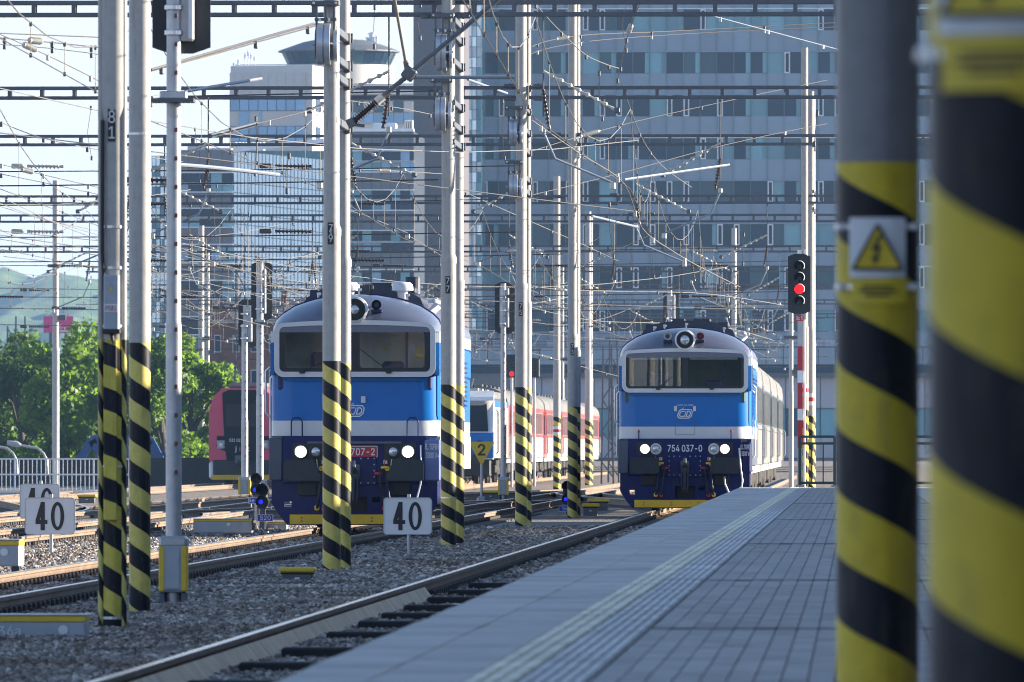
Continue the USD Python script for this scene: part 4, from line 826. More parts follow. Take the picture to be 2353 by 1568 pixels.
    # top headlamp and horns
    zc = 3.955
    hl = part(t, 'top_headlamp', MB().lathe([(.225, -.9), (.24, -.2), (.235, 0), (.20, .02), (.195, -.05), (.195, -.1)], (0, -.16, zc), axis='y', seg=32), M['loco_white'] if v == 2 else M['loco_silver'], smooth=40)
    part(hl, 'rim', MB().lathe([(.197, -.06), (.197, .0), (.165, .01), (.155, -.05), (0, -.06)], (0, -.15, zc), axis='y', seg=28), M['rubber_black'], smooth=40)
    part(hl, 'lens', MB().lathe([(.12 if v == 2 else .09, -.04), (.11 if v == 2 else .085, .0), (.06, .02), (0, .025)], (0, -.15, zc), axis='y', seg=24), M['lamp_glass'], smooth=60)
    for x, mt in (((-.40, 'loco_white'), (.355, 'valve_red')) if v == 2 else ((.395, 'loco_dark_blue'), (-.395, 'loco_dark_blue'))):
        part(t, 'horn', MB().lathe([(.09, .02), (.085, .0), (.05, -.08), (.022, -.2), (.022, -.5), (0, -.5)], (x, -.12, 4.04), axis='y', seg=20), M[mt], smooth=50, label={'valve_red': 'red horn'}.get(mt)); part(t, 'horn_mount', MB().bb(x - .1, x + .1, -.05, .5, 3.9, 3.96, b=.01), M['loco_dark_blue'])
        part(t, 'horn_throat', MB().lathe([(.045, 0), (0, .001)], (x, -.12, 4.04), axis='y', seg=14), M['rubber_black'])
    if v == 1:
        for x in (.78, -.2): part(t, 'roof_dome', MB().lathe([(.0, .16), (.14, .15), (.19, .1), (.2, .0), (.1, -.02), (.08, -.16)], (x, 1.9, 4.33), seg=24), M['loco_silver'], smooth=50)
        part(t, 'aerial', MB().cyl((.22, 1.7, 4.2), (.22, 1.7, 4.75), .014, 6).cyl((.22, 1.7, 4.2), (.22, 1.7, 4.42), .04, 8), M['rubber_black']); part(t, 'exhaust_stub', MB().cyl((.86, 4.5, 4.3), (.86, 4.5, 4.62), .14, 16), M['roof_dark'])
    # beam, lamps, buffers, hoses, plough
    part(t, 'front_beam', MB().bb(-1.32, 1.32, -.20, .4, .80, 1.665, b=.02), M['loco_dark_blue']); part(t, 'beam_top_rail', MB().bb(-1.5, 1.5, -.16, .3, 1.645, 1.67), M['bracket_steel'])
    part(t, 'corner_box', MB().bb(-1.545, -1.31, -.22, .5, .87, 1.635, b=.015), M['loco_grey_blue']); cb = part(t, 'corner_box', MB().bb(1.27 if v == 1 else 1.30, 1.55, -.22, .5, .86, 1.60, b=.02 if v == 1 else .05), M['pale_blue_panel'] if v == 1 else M['loco_dark_blue'])
    b = MB()
    for s_, z in (('EL. TOPENÍ' if v == 1 else 'EL.TOPENÍ', 1.475), ('3000 V=' if v == 1 else '3000 Vss', 1.32)): b.mesh(words(s_, .10, True, width=.265 if z > 1.4 else .235, depth=.003), tfront(1.41 if v == 1 else 1.425, -.223, z))
    part(cb, 'lettering', b, M['sign_white'])
    zl = 1.385 if v == 1 else 1.43
    for sx in (-1, 1):
        x = .97 if v == 1 else .925
        part(t, 'lamp_panel', MB().front(rrect(-.29, .29, -.16, .16, .04), sx * .83, -.205, zl, .012), M['black_paint'])
        h_ = part(t, 'headlight', MB().lathe([(.13, -.04), (.135, .02), (.115, .03), (.105, .0), (0, -.01)], (sx * x, -.225, zl), axis='y', seg=28), M['black_paint'], smooth=40)
        b = MB().lathe([(.104, 0), (.09, .012), (.05, .02), (0, .024)], (sx * x, -.235, zl), axis='y', seg=28)
        part(h_, 'glowing_lens', b, M['lamp_on'])
        x = .70 if v == 1 else .67; h_ = part(t, 'marker_light', MB().lathe([(.125, -.04), (.13, .02), (.1, .03), (.09, .0), (0, -.01)], (sx * x, -.225, zl), axis='y', seg=28), M['black_paint'] if v == 1 else M['loco_silver'], smooth=40)
        part(h_, 'lens', MB().lathe([(.085, 0), (.06, .015), (.03, .02), (0, .02)], (sx * x, -.23, zl), axis='y', seg=20), M['lamp_glass'], smooth=50)
        bp = rrect(-.335, .335, -.19, .19, .06) if v == 2 else sg.Polygon([(-.33 * sx, -.19), (.335 * sx, -.19), (.335 * sx, .19), (-.2 * sx, .19), (-.33 * sx, -.02)] if False else [(-.33 * sx, -.19), (.335 * sx, -.19), (.335 * sx, .13), (.3 * sx, .19), (-.2 * sx, .19), (-.33 * sx, -.08)]).buffer(-.03).buffer(.03)
        bf = part(t, 'buffer', MB().front(bp, sx * .93, -.55, 1.05, .05), M['buffer_dark']); part(bf, 'shank', MB().cyl((sx * .93, -.2, 1.05), (sx * .93, -.55, 1.05), .14, 18).cyl((sx * .93, -.2, 1.05), (sx * .93, -.38, 1.05), .19, 18), M['under_dark'])
        if v == 1: part(t, 'handrail_loop', MB().tube([(sx * 1.05 + e, -.08, z) for e, z in ((-.1, 1.62), (-.1, 1.92), (-.08, 1.97), (-.04, 2.0), (.04, 2.0), (.08, 1.97), (.1, 1.92), (.1, 1.62))], .013, 8), M['loco_dark_blue'], smooth=60)
        else: k_ = part(t, 'marker_post', MB().cyl((sx * 1.07, -.1, 1.66), (sx * 1.07, -.1, 1.88), .014, 8), M['loco_dark_blue']); part(k_, 'red_tip', MB().box((sx * 1.07, -.1, 1.84), (.05, .03, .06), b=.008), M['valve_red'])
        for x, mt, yy in ((.60, 'valve_yellow', 0), (.48, 'valve_red', 0)):
            part(t, 'air_cock', MB().cyl((sx * x, -.2, 1.08 if mt[6] == 'y' else .98), (sx * x, -.34, 1.08 if mt[6] == 'y' else .98), .045, 10).box((sx * (x - .05), -.33, 1.1 if mt[6] == 'y' else .99), (.13, .05, .05), b=.012).beam((sx * (x + .06), -.3, 1.1), (sx * (x + .08), -.3, 1.25), .018), M[mt])
            part(t, 'air_hose', MB().tube([(sx * x, -.32, 1.02), (sx * x, -.42, .85), (sx * (x + .03), -.46, .6), (sx * (x + .06), -.4, .40), (sx * (x + .07), -.34, .36)], .028, 8), M['rubber_black'], smooth=60); part(t, 'hose_coupling', MB().box((sx * (x + .07), -.33, .37), (.09, .09, .1), b=.02), M[mt])
        part(t, 'stencil_label', MB().front(rrect(-.035, .035, -.035, .035, .005), sx * .56, -.205, 1.2, .003), M['sign_white'])
        part(t, 'beam_recess', MB().bb(sx * .85 - .17, sx * .85 + .17, -.215, -.15, .58, .84, b=.02), M['rubber_black'])
    part(t, 'coupler_panel', MB().bb(-.40, .40, -.215, -.19, .78, 1.3, b=.008), M['loco_dark_blue']); part(t, 'rivets', (lambda b: [b.lathe([(.017, 0), (.01, .01), (0, .012)], (x, -.217, z), axis='y', seg=8) for x, z in [(x, z) for x in (-.36, -.25, -.12, .12, .25, .36) for z in (.82, 1.26)] + [(sx * .36, z) for sx in (-1, 1) for z in (.93, 1.04, 1.15)]] and b)(MB()), M['galvanised'], kind='stuff')
    hk = part(t, 'coupling_hook', MB().bb(-.1, .1, -.26, -.2, .88, 1.16, b=.02).tube([(0, -.22, 1.02), (0, -.5, 1.04), (0, -.6, 1.12), (0, -.52, 1.2)], .045, 8), M['bracket_steel'], smooth=40)
    part(hk, 'screw_link', MB().tube([(-.07, -.48, 1.05), (-.07, -.5, .6), (-.05, -.48, .45), (.05, -.48, .45), (.07, -.5, .6), (.07, -.48, 1.05)], .022, 8).cyl((0, -.5, .95), (0, -.5, .5), .035, 8), M['buffer_dark'], smooth=50)
    if v == 2: part(t, 'heating_cable', MB().tube([(.92, -.3, .78), (.93, -.36, .62), (1.02, -.38, .42), (1.18, -.38, .34), (1.30, -.36, .45), (1.335, -.34, .7), (1.29, -.3, 1.0), (1.26, -.24, 1.45)], .022, 8), M['loco_white'], smooth=60)
    else: part(t, 'heating_cable', MB().tube([(1.20, -.24, 1.5), (1.21, -.3, 1.2), (1.2, -.3, .8), (1.14, -.34, .55)], .018, 8), M['bright_metal'], smooth=60)
    pl = sg.Polygon([(-1.5, .9), (-1.5, .45), (-1.38, .26), (-1.22, .06), (1.22, .06), (1.38, .26), (1.5, .45), (1.5, .9)]); op = sg.box(-.23, .29, .23, .57).union(sg.box(-1.28, .38, -1.14, .48)).union(sg.box(.32, .47, .46, .56))
    part(t, 'snow_plough', MB().front(pl.difference(op), 0, -.05, 0, .13).bb(-1.5, -1.44, -.05, 1.2, .45, .9).bb(1.44, 1.5, -.05, 1.2, .45, .9), M['loco_dark_blue']); part(t, 'plough_opening', MB().bb(-.3, .3, .0, .3, .25, .6), M['rubber_black'])
    part(t, 'yellow_bar', MB().bb(-1.17, 1.17, -.22, -.17, .075, .25, b=.006), M['plow_yellow']); part(t, 'bar_bolts', (lambda b: [b.lathe([(.016, 0), (0, .012)], (x, -.222, z), axis='y', seg=8) for x in (-.95, -.32, .32, .95) for z in (.13, .19)] and b)(MB()), M['bracket_steel'], kind='stuff')
    # lettering
    if v == 2:
        part(t, 'running_number', MB().mesh(words('754 037-0', .15, True, width=.80, depth=.003), tfront(0, -.202, 1.445)), M['sign_white'])
        part(t, 'emblem', MB().front(cd_logo(.325), 0, -.003, 2.19, .003), M['sign_white']); part(t, 'nose_lettering', MB().mesh(words('LOUDOVÝ VLAK - ŘÍZENÍ', .03, True, width=.38, depth=.003), tfront(0, -.002, 2.445)), M['sign_white'])
        part(t, 'vent_plate', MB().front(rrect(-.23, .23, 1.76, 2.07, .01).difference(rrect(-.222, .222, 1.768, 2.062, .008)), 0, -.001, 0, .004), M['bracket_steel'])
        for sx in (-1, 1): part(t, 'lamp_bracket', MB().front(rrect(-.035, .035, -.06, .06, .012), sx * .22, -.003, 2.365, .02), M['loco_silver'])
    else:
        p_ = part(t, 'number_plate', MB().front(rrect(-.42, .42, -.105, .105, .02), 0, -.205, 1.385, .008), M['sign_white']); part(p_, 'red_field', MB().front(rrect(-.407, .407, -.092, .092, .012), 0, -.213, 1.385, .003), M['sign_red'])
        part(p_, 'digits', MB().mesh(words('750 707-2', .125, True, width=.74, depth=.003), tfront(0, -.216, 1.385)), M['sign_white'])
        part(t, 'emblem', MB().front(cd_logo(.32), .0, -.003, 2.07, .003), M['sign_white']); part(t, 'lamp_bracket', MB().front(rrect(-.04, .04, -.06, .06, .012), .15, -.003, 2.33, .02), M['loco_silver'])
        part(t, 'visor_bar', MB().bb(-.85, .85, -.25, -.2, 1.53, 1.57), M['bracket_steel'])
    for y in (2.9, 10.5): bogie(t, y + 1.0)
    part(t, 'tank', MB().bb(-1.3, 1.3, 6.0, 9.0, .35, 1.05, b=.06), M['under_dark']); part(t, 'underframe', MB().bb(-1.35, 1.35, .4, L, .85, 1.1), M['under_dark'])
    return t
loco(813, 189, 1, 'blue locomotive with the red number plate, left of the two, behind mast 79')
loco(1570, 242, 2, 'blue locomotive with white number 754 037-0 beside the platform end')

def coach(name, label, n, y, L, cols, red=False, group=None, src=None):
    if src: return copy(src, name, label, 'railway coach', (n, y, .2), group=group)
    t = thing(name, label, 'railway coach', (n, y, .2), group=group); W = 1.43; low, band, roof = cols
    part(t, 'lower_side', MB().bb(-W, W, 0, L, 1.0, 1.95, b=.03), low); part(t, 'window_band', MB().bb(-W - .003, W + .003, 0, L, 1.95, 3.25, b=.0), band); part(t, 'sill', MB().bb(-W + .06, W - .06, .1, L - .1, .82, 1.0), M['box_grey'])
    th = np.linspace(0, math.pi, 15); prof = [(W * math.cos(a) * (1 if abs(math.cos(a)) < .9 else 1), 3.25 + .80 * math.sin(a) ** .75) for a in th]
    V = [(x, y_, z) for y_ in (0, L) for x, z in prof]; m = len(prof)
    part(t, 'roof', MB().raw(V, [(k, k + 1, m + k + 1, m + k) for k in range(m - 1)]).raw([V[k] for k in range(m)] + [(0, 0, 3.25)], [(k + 1, k, m, m) for k in range(m - 1)]).raw([V[m + k] for k in range(m)] + [(0, L, 3.25)], [(k, k + 1, m, m) for k in range(m - 1)]), roof, smooth=40)
    for i in range(5): part(t, 'roof_vent', MB().bb(-.3, .3, 2 + i * 5, 2.8 + i * 5, 4.02, 4.14, b=.03), M['roof_dark'] if i % 2 else roof)
    for sx in (-1, 1):
        for i in range(10):
            y0 = 2.6 + i * (L - 5.0) / 10; w_ = part(t, 'window_frame', MB().side(rrect(y0 - .04, y0 + 1.24, 2.06, 3.06, .07), sx * (W + .004) - .006, 0, 0, .014), M['coach_pale' if red else 'coach_band']); part(w_, 'pane', MB().side(rrect(y0, y0 + 1.2, 2.1, 3.02, .06), sx * (W + .012) - .004, 0, 0, .009), M['warm_window'])
        for y0 in (.7, L - 1.5):
            d = part(t, 'door', MB().side(rrect(y0, y0 + .8, 1.0, 3.15, .05), sx * (W + .006) - .01, 0, 0, .025), M['coach_red'] if red else M['coach_blue']); part(d, 'pane', MB().side(rrect(y0 + .12, y0 + .68, 2.05, 2.95, .05), sx * (W + .022) - .004, 0, 0, .009), M['dark_window'])
            for yy in (y0 - .12, y0 + .92): part(t, 'handrail', MB().tube([(sx * W, yy, 1.15), (sx * (W + .08), yy, 1.22), (sx * (W + .08), yy, 2.0), (sx * W, yy, 2.07)], .022, 6), M['coach_band'], smooth=60)
    for y0 in (3.2, L - 3.2): bogie(t, y0, 2.5, .46)
    part(t, 'equipment_box', MB().bb(-1.2, 1.2, 7.5, 10.5, .4, .9, b=.05).bb(-1.25, 1.25, 12, 14.5, .45, .9, b=.05), M['under_dark'])
    part(t, 'gangway', MB().bb(-.6, .6, -.35, .0, 1.0, 3.3, b=.08).bb(-.6, .6, L, L + .35, 1.0, 3.3, b=.08), M['rubber_black'])
    for yy in (-.5, L): part(t, 'buffers', MB().cyl((-.87, yy, 1.05), (-.87, yy + .5, 1.05), .2, 14).cyl((.87, yy, 1.05), (.87, yy + .5, 1.05), .2, 14), M['under_dark'])
    return t
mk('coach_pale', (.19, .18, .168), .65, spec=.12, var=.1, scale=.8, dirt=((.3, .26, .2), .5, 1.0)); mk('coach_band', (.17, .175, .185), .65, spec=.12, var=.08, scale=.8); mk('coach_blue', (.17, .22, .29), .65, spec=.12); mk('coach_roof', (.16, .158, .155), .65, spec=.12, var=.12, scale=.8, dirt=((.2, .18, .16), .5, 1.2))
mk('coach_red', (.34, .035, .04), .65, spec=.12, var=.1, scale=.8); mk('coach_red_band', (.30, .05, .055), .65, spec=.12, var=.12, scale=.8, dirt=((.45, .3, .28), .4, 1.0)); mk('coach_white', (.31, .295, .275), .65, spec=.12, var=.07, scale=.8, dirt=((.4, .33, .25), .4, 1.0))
yl = ydep(T1, 242) + 15.4 + 1.0; first = None
NTH = ['first', 'second', 'third', 'fourth', 'fifth', 'sixth']
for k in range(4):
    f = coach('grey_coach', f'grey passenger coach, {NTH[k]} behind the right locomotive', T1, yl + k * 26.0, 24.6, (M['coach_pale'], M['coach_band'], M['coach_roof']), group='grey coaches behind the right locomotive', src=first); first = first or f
# electric locomotive and red and white coaches in the middle of the yard
yv = ydep(T6, 418); t = thing('electric_locomotive', 'white and blue electric locomotive behind the yellow triangle 2', 'locomotive', (T6, yv, .2)); W = 1.5
part(t, 'body', shell(MB(), 1.05, 3.35, W, .5, 18.5, .5), M['coach_white'], smooth=40)
part(t, 'nose', MB().prism(sg.Polygon([(-.15, 1.0), (-.15, 1.9), (.25, 2.4), (.9, 3.5), (1.3, 3.75), (1.3, 1.0)]), 2 * W - .04, [[0, 0, 1, -W + .02], [1, 0, 0, 0], [0, 1, 0, 0], [0, 0, 0, 1]]), M['loco_white'])
part(t, 'blue_chin', MB().prism(sg.Polygon([(-.17, 1.05), (-.17, 1.92), (.02, 2.1), (1.1, 2.1), (1.1, 1.05)]), 2 * W - .02, [[0, 0, 1, -W + .01], [1, 0, 0, 0], [0, 1, 0, 0], [0, 0, 0, 1]]), M['loco_blue'])
part(t, 'windscreen', MB().raw([(-W + .2, -.05, 2.12), (W - .2, -.05, 2.12), (W - .3, .6, 3.35), (-W + .3, .6, 3.35)], [(0, 1, 2, 3)]), M['dark_window']); part(t, 'roof', MB().bb(-1.3, 1.3, 1.2, 18.2, 3.35, 3.75, b=.12), M['coach_roof']); part(t, 'blue_roof_edge', MB().bb(-W - .004, W + .004, 1.4, 18, 3.1, 3.36), M['loco_blue'])
for x in (-.95, .95): h_ = part(t, 'headlight', MB().lathe([(.17, -.05), (.17, .02), (.13, .03), (0, .0)], (x, -.18, 1.6), axis='y', seg=20), M['black_paint']); part(h_, 'lens', MB().lathe([(.12, 0), (.06, .03), (0, .035)], (x, -.2, 1.6), axis='y', seg=16), M['lamp_glass'])
part(t, 'front_skirt', MB().bb(-1.4, 1.4, -.2, .4, .3, 1.0, b=.06), M['black_paint'])
for x in (-.87, .87): part(t, 'buffer', MB().cyl((x, -.7, 1.0), (x, -.1, 1.0), .12, 12).cyl((x, -.75, 1.0), (x, -.68, 1.0), .24, 18), M['under_dark'])
for sx in (-1, 1):
    for y0 in (2.2, 15.5): part(t, 'cab_door', MB().side(rrect(y0, y0 + .75, 1.2, 3.05, .05), sx * (W + .004) - .01, 0, 0, .02), M['coach_white'])
    for y0 in (4, 8, 12): part(t, 'side_grille', MB().side(rrect(y0, y0 + 2.6, 2.6, 3.05, .03), sx * (W + .004) - .01, 0, 0, .016), M['box_grey'])
    part(t, 'handrail', MB().tube([(sx * W, 3.1, 1.2), (sx * (W + .08), 3.1, 1.3), (sx * (W + .08), 3.1, 2.9), (sx * W, 3.1, 3.0)], .03, 6), M['black_paint'])
for i, y0 in enumerate((3, 5, 8, 11, 14, 16)): part(t, 'roof_gear', insulator(MB(), (-.6 + .3 * (i % 4), y0, 3.7), (-.6 + .3 * (i % 4), y0, 4.05), .12, 4).bb(-1, .8, y0 - .8, y0 + .6, 3.74, 3.86), M['roof_dark' if i % 2 else 'insulator_pale'], smooth=40)
part(t, 'pantograph', MB().beam((-.5, 3.2, 3.9), (-.5, 5.4, 4.25), .05).beam((.5, 3.2, 3.9), (.5, 5.4, 4.25), .05).beam((-.8, 3.2, 4.3), (.8, 3.2, 4.3), .06).beam((0, 5.4, 4.2), (0, 3.2, 4.3), .05), M['bracket_steel'])
for y0 in (4, 14.4): bogie(t, y0, 2.6, .6)
first = None
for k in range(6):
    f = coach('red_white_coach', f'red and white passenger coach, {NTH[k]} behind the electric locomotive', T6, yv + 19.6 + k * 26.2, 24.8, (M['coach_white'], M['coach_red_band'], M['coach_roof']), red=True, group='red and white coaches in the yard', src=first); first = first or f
# red railcar on the left
D = 436; yj = ydep(T5, D); t = thing('red_railcar', 'red and black electric railcar front at the far left track, behind white signal masts', 'train', (T5, yj, .2)); W = 1.42
prof = [(-W, .9), (-W, 3.0), (-1.22, 3.62), (-.85, 3.95), (.85, 3.95), (1.22, 3.62), (W, 3.0), (W, .9)]
mk('railcar_red', (.62, .055, .13), .28, var=.05, coat=.5); mk('railcar_black', (.005, .008, .014), .35, var=.2, spec=.15)
part(t, 'body', MB().prism(sg.Polygon(prof).buffer(-.1).buffer(.1), 24, [[1, 0, 0, 0], [0, 0, -1, 24.3], [0, 1, 0, 0], [0, 0, 0, 1]]), M['railcar_red'], smooth=30)
mask = sg.Polygon([(-.86, 3.75), (-.78, 1.95), (-1.08, 1.95), (-1.1, 1.5), (-.72, 1.32), (-.66, .9), (.66, .9), (.72, 1.32), (1.1, 1.5), (1.08, 1.95), (.78, 1.95), (.86, 3.75), (.6, 3.88), (-.6, 3.88)])
part(t, 'black_mask', MB().front(mask, 0, .31, 0, .06), M['railcar_black']); part(t, 'windscreen', MB().front(rrect(-.72, .72, 2.35, 3.3, .08), 0, .245, 0, .012), M['dark_window']); part(t, 'blind', MB().front(rrect(-.62, .55, 2.75, 3.02, .02), 0, .24, 0, .006), M['box_grey'])
part(t, 'destination_display', MB().mesh(words('R2', .11, True, depth=.003), tfront(-.6, .242, 3.2)).mesh(words('TIŠNOV - BRNO', .09, True, width=.7, depth=.003), tfront(.1, .242, 3.2)), M['sign_white'])
part(t, 'running_number', MB().mesh(words('531 027-1', .12, True, width=.72, depth=.003), tfront(-.2, .248, 1.78)), M['sign_white'])
part(t, 'emblem', MB().mesh(words('j', .2, True, depth=.003), tfront(-.29, .248, 1.42)).mesh(words('k', .2, True, depth=.003), tfront(.22, .248, 1.42)), M['sign_white']); part(t, 'emblem_letter', MB().mesh(words('m', .2, True, depth=.003), tfront(-.04, .248, 1.42)), M['railcar_red'], label='red letter m')
for x in (-.92, .92): h_ = part(t, 'headlight', MB().front(sg.Polygon([(-.16 * np.sign(x), .2), (.17 * np.sign(x), -.02), (.15 * np.sign(x), -.22), (-.13 * np.sign(x), -.12)]) if False else sg.box(-.16, -.17, .16, .17), x, .25, 1.6, .012), M['box_grey']); part(h_, 'lamp', MB().lathe([(.1, 0), (.09, .02), (.05, .02), (.045, .005), (0, .01)], (x, .235, 1.58), axis='y', seg=20), M['lamp_on'] if False else M['lamp_glass'])
part(t, 'skirt', MB().bb(-1.25, 1.25, .2, 3, .3, .95, b=.05), M['black_paint']); part(t, 'coupler', MB().bb(-.3, .3, -.2, .4, .8, 1.15, b=.04).cyl((-.15, -.25, .95), (.15, -.25, .95), .1, 12), M['bracket_steel']); part(t, 'yellow_bar', MB().bb(-1.3, 1.3, .1, .18, .12, .33, b=.01), M['plow_yellow'])
part(t, 'top_lamp', MB().lathe([(.07, 0), (.05, .02), (0, .025)], (0, .24, 3.6), axis='y', seg=16), M['lamp_glass']); part(t, 'corner_skirt', MB().bb(-1.42, -1.15, .3, 1.2, .15, .9, b=.08).bb(1.15, 1.42, .3, 1.2, .15, .9, b=.08), M['loco_white'])
part(t, 'roof_gear', MB().bb(-.7, .8, 2, 8, 3.95, 4.2, b=.1), M['coach_roof'])
for y0 in (3, 20): bogie(t, y0, 2.2, .42)
# ------------------------------------------------------------------ buildings behind the yard
def glz(k, c, rough=.06, metal=0.0, var=.25, spec=.7):
    M[k] = usdkit.material(stage, '/World/Looks/' + k, {'o': ('object_info', {}), 'g': ('geometry', {}), 'a': ('math', {'math_type': 'add'}), 'f': ('math', {'math_type': 'fraction'}),
        'r': ('rgb_ramp', {'ramp': [(0, tuple(np.array(c) * (1 - var))), (1, tuple(np.array(c) * (1 + var)))]}), 'n': ('noise_texture', {'scale': .55, 'detail': 4.0}), 'b': ('bump', {'strength': .12, 'distance': .05}),
        'p': ('principled_bsdf', {'roughness': rough, 'metallic': metal, 'specular_ior_level': spec})},
        [('o.random', 'a.value1'), ('g.random_per_island', 'a.value2'), ('a.value', 'f.value1'), ('f.value', 'r.fac'), ('r.color', 'p.base_color'), ('g.position', 'n.vector'), ('n.fac', 'b.height'), ('b.normal', 'p.normal')], surface='p.BSDF')
glz('pane_dark', (.008, .028, .055), spec=.2); glz('pane_mid', (.03, .075, .10), spec=.25); glz('pane_teal', (.14, .30, .36), var=.25, spec=.35); glz('pane_sky', (.16, .33, .52), var=.2)
glz('mirror_glass', (.60, .71, .77), .08, .45, .08); glz('spandrel_glass', (.215, .285, .36), .2, 0, .10, .35); glz('spandrel_dark', (.085, .10, .125), .2, 0, .06)
mk('mullion_teal', (.10, .22, .25), .4); mk('frame_white', (.74, .76, .80), .4); mk('tower_white', (.60, .57, .53), .7, var=.05, scale=.4); mk('tower_beige', (.56, .53, .51), .7, var=.06, scale=.4)
mk('pillar_brown', (.105, .095, .105), .5, var=.06, scale=.2); mk('podium_wall', (.36, .38, .43), .7, var=.06, scale=.3); mk('dark_roof', (.09, .095, .11), .6, var=.15, scale=.5)
class Face:
    """a building front measured in the picture, standing at its own depth"""
    def __init__(s, name, label, X0, D, group=None, rz=0.0):
        s.s = FPX / D; s.X0 = X0; p = P(X0, HORIZ, D); s.t = thing(name, label, 'building', (p[0], p[1], 0), rz=rz, group=group)
    def r(s, X0, X1, Y0, Y1, y0=0.0, y1=.1, b=None, bev=0.0):
        return (b or MB()).bb((X0 - s.X0) / s.s, (X1 - s.X0) / s.s, y0, y1, EYE + (HORIZ - Y1) / s.s, EYE + (HORIZ - Y0) / s.s, b=bev)
# big office block on the right
f = Face('office_block', 'big blue-grey glass office block with rows of windows filling the right background', 1107, 890); t = f.t
part(t, 'core', f.r(1107, 2150, -230, 1060, .25, 30), M['spandrel_dark'])
R_ = random.Random(3); np_ = 0; casements = 0
for k in range(-2, 8):
    Ya = 22 + 98.7 * k; X = 1107.0
    part(t, 'floor_ledge', f.r(1107, 2150, Ya - 2.2, Ya, -.08, .25), M['frame_white' if k % 3 == 0 else 'spandrel_glass'])
    while X < 2150:
        w = 38.6
        X1 = min(X + w, 2150); br = .62 if k < 1 else .16 if k < 3 else .2
        mt = 'pane_teal' if R_.random() < br else ('pane_mid' if R_.random() < .3 else 'pane_dark')
        cas = R_.random() < .3
        xa = X + (14 if cas else 0)
        tl = R_.uniform(-.02, .02)
        part(t, 'window_pane', f.r(xa + .6, X1 - .6, Ya, Ya + 49, .08 + tl * .5, .25), M[mt])
        if cas:
            fr = part(t, 'casement_frame', f.r(X + .8, X + 3.2, Ya + .5, Ya + 48.5, -.04, .1).bb((X + 10.8 - 1107) / f.s, (X + 13.2 - 1107) / f.s, -.04, .1, EYE + (HORIZ - Ya - 48.5) / f.s, EYE + (HORIZ - Ya - .5) / f.s).bb((X + 3.2 - 1107) / f.s, (X + 10.8 - 1107) / f.s, -.04, .1, EYE + (HORIZ - Ya - 3) / f.s, EYE + (HORIZ - Ya - .5) / f.s).bb((X + 3.2 - 1107) / f.s, (X + 10.8 - 1107) / f.s, -.04, .1, EYE + (HORIZ - Ya - 48.5) / f.s, EYE + (HORIZ - Ya - 46) / f.s), M['frame_white'])
            part(fr, 'pane', f.r(X + 3, X + 11, Ya + 2, Ya + 47, .03, .1), M['pane_dark'])
        elif R_.random() < .35: part(t, 'blind_pane', f.r(X1 - 11, X1 - .8, Ya + 1, Ya + 48, .04, .1), M['pane_teal'])
        tl = R_.uniform(-.012, .012)
        part(t, 'spandrel_panel', f.r(X + .5, X1 - .5, Ya + 49, Ya + 98.7 - 2.2, .02 + tl, .25), M['spandrel_glass'])
        X = X1
    for q in range(28): part(t, 'mullion', f.r(1107 + q * 38.6 - .5, 1107 + q * 38.6 + .5, Ya, Ya + 98, -.06, .1), M['mullion_teal' if q % 3 else 'spandrel_glass'])
def curtain(f, X0, X1, Y0, Y1, cw, rh, y0=0.0, slope=0.0, limit=290, rows=None, name='pane', mats=('mirror_glass',), seed=1):
    R = random.Random(seed); rest = MB(); n = 0; Y = Y0; rr = 0
    part(f.t, 'curtain_frame', f.r(X0 - 1, X1 + 1, Y0, Y1, y0 + .12, y0 + .4), M['mullion_teal'])
    while Y < Y1:
        X = X0
        while X < X1 - .5:
            off = slope * (X - X0); a = R.uniform(-.008, .008); c = R.uniform(.015, .035)
            xa, xb = (X + .85 - f.X0) / f.s, (min(X + cw, X1) - .85 - f.X0) / f.s
            za, zb = EYE + (HORIZ - min(Y + rh, Y1) + .7 - off) / f.s, EYE + (HORIZ - Y - .7 - off) / f.s
            v = np.array([(xa, y0 + a, za), (xb, y0 - a, za), (xb, y0 - a + c, zb), (xa, y0 + a + c, zb), (xa, y0 + .1, za), (xb, y0 + .1, za), (xb, y0 + .1, zb), (xa, y0 + .1, zb)])
            F_ = np.array([(0, 1, 2), (0, 2, 3), (0, 4, 5), (0, 5, 1), (1, 5, 6), (1, 6, 2), (2, 6, 7), (2, 7, 3), (3, 7, 4), (3, 4, 0)])
            if n < limit: part(f.t, name, (v, F_), M[R.choice(mats)])
            else: rest.raw(v, F_)
            n += 1; X += cw
        Y += rh; rr += 1
    if rest.n: part(f.t, name + 's_lower_down', rest, M[mats[0]], kind='stuff')
f = Face('glass_stair_tower', 'narrow bright glass strip at the left edge of the big office block', 1062, 880)
part(f.t, 'core', f.r(1062, 1106, -230, 1060, .45, 12), M['spandrel_glass']); curtain(f, 1063, 1106, -60, 760, 10.7, 24, mats=('mirror_glass', 'mirror_glass', 'mirror_glass', 'pane_teal'), seed=4, limit=140)
f = Face('brown_pillar_block', 'tall plain brown-grey slab between the two glass buildings', 950, 840)
part(f.t, 'slab', f.r(950, 1063, -300, 1050, 0, 14), M['pillar_brown'])
for Y in range(-40, 700, 49): part(f.t, 'panel_joint', f.r(950, 1063, Y, Y + .8, -.015, .02), M['spandrel_dark'])
part(f.t, 'edge_strip', f.r(949, 952.5, 330, 700, -.05, .2), M['frame_white'])
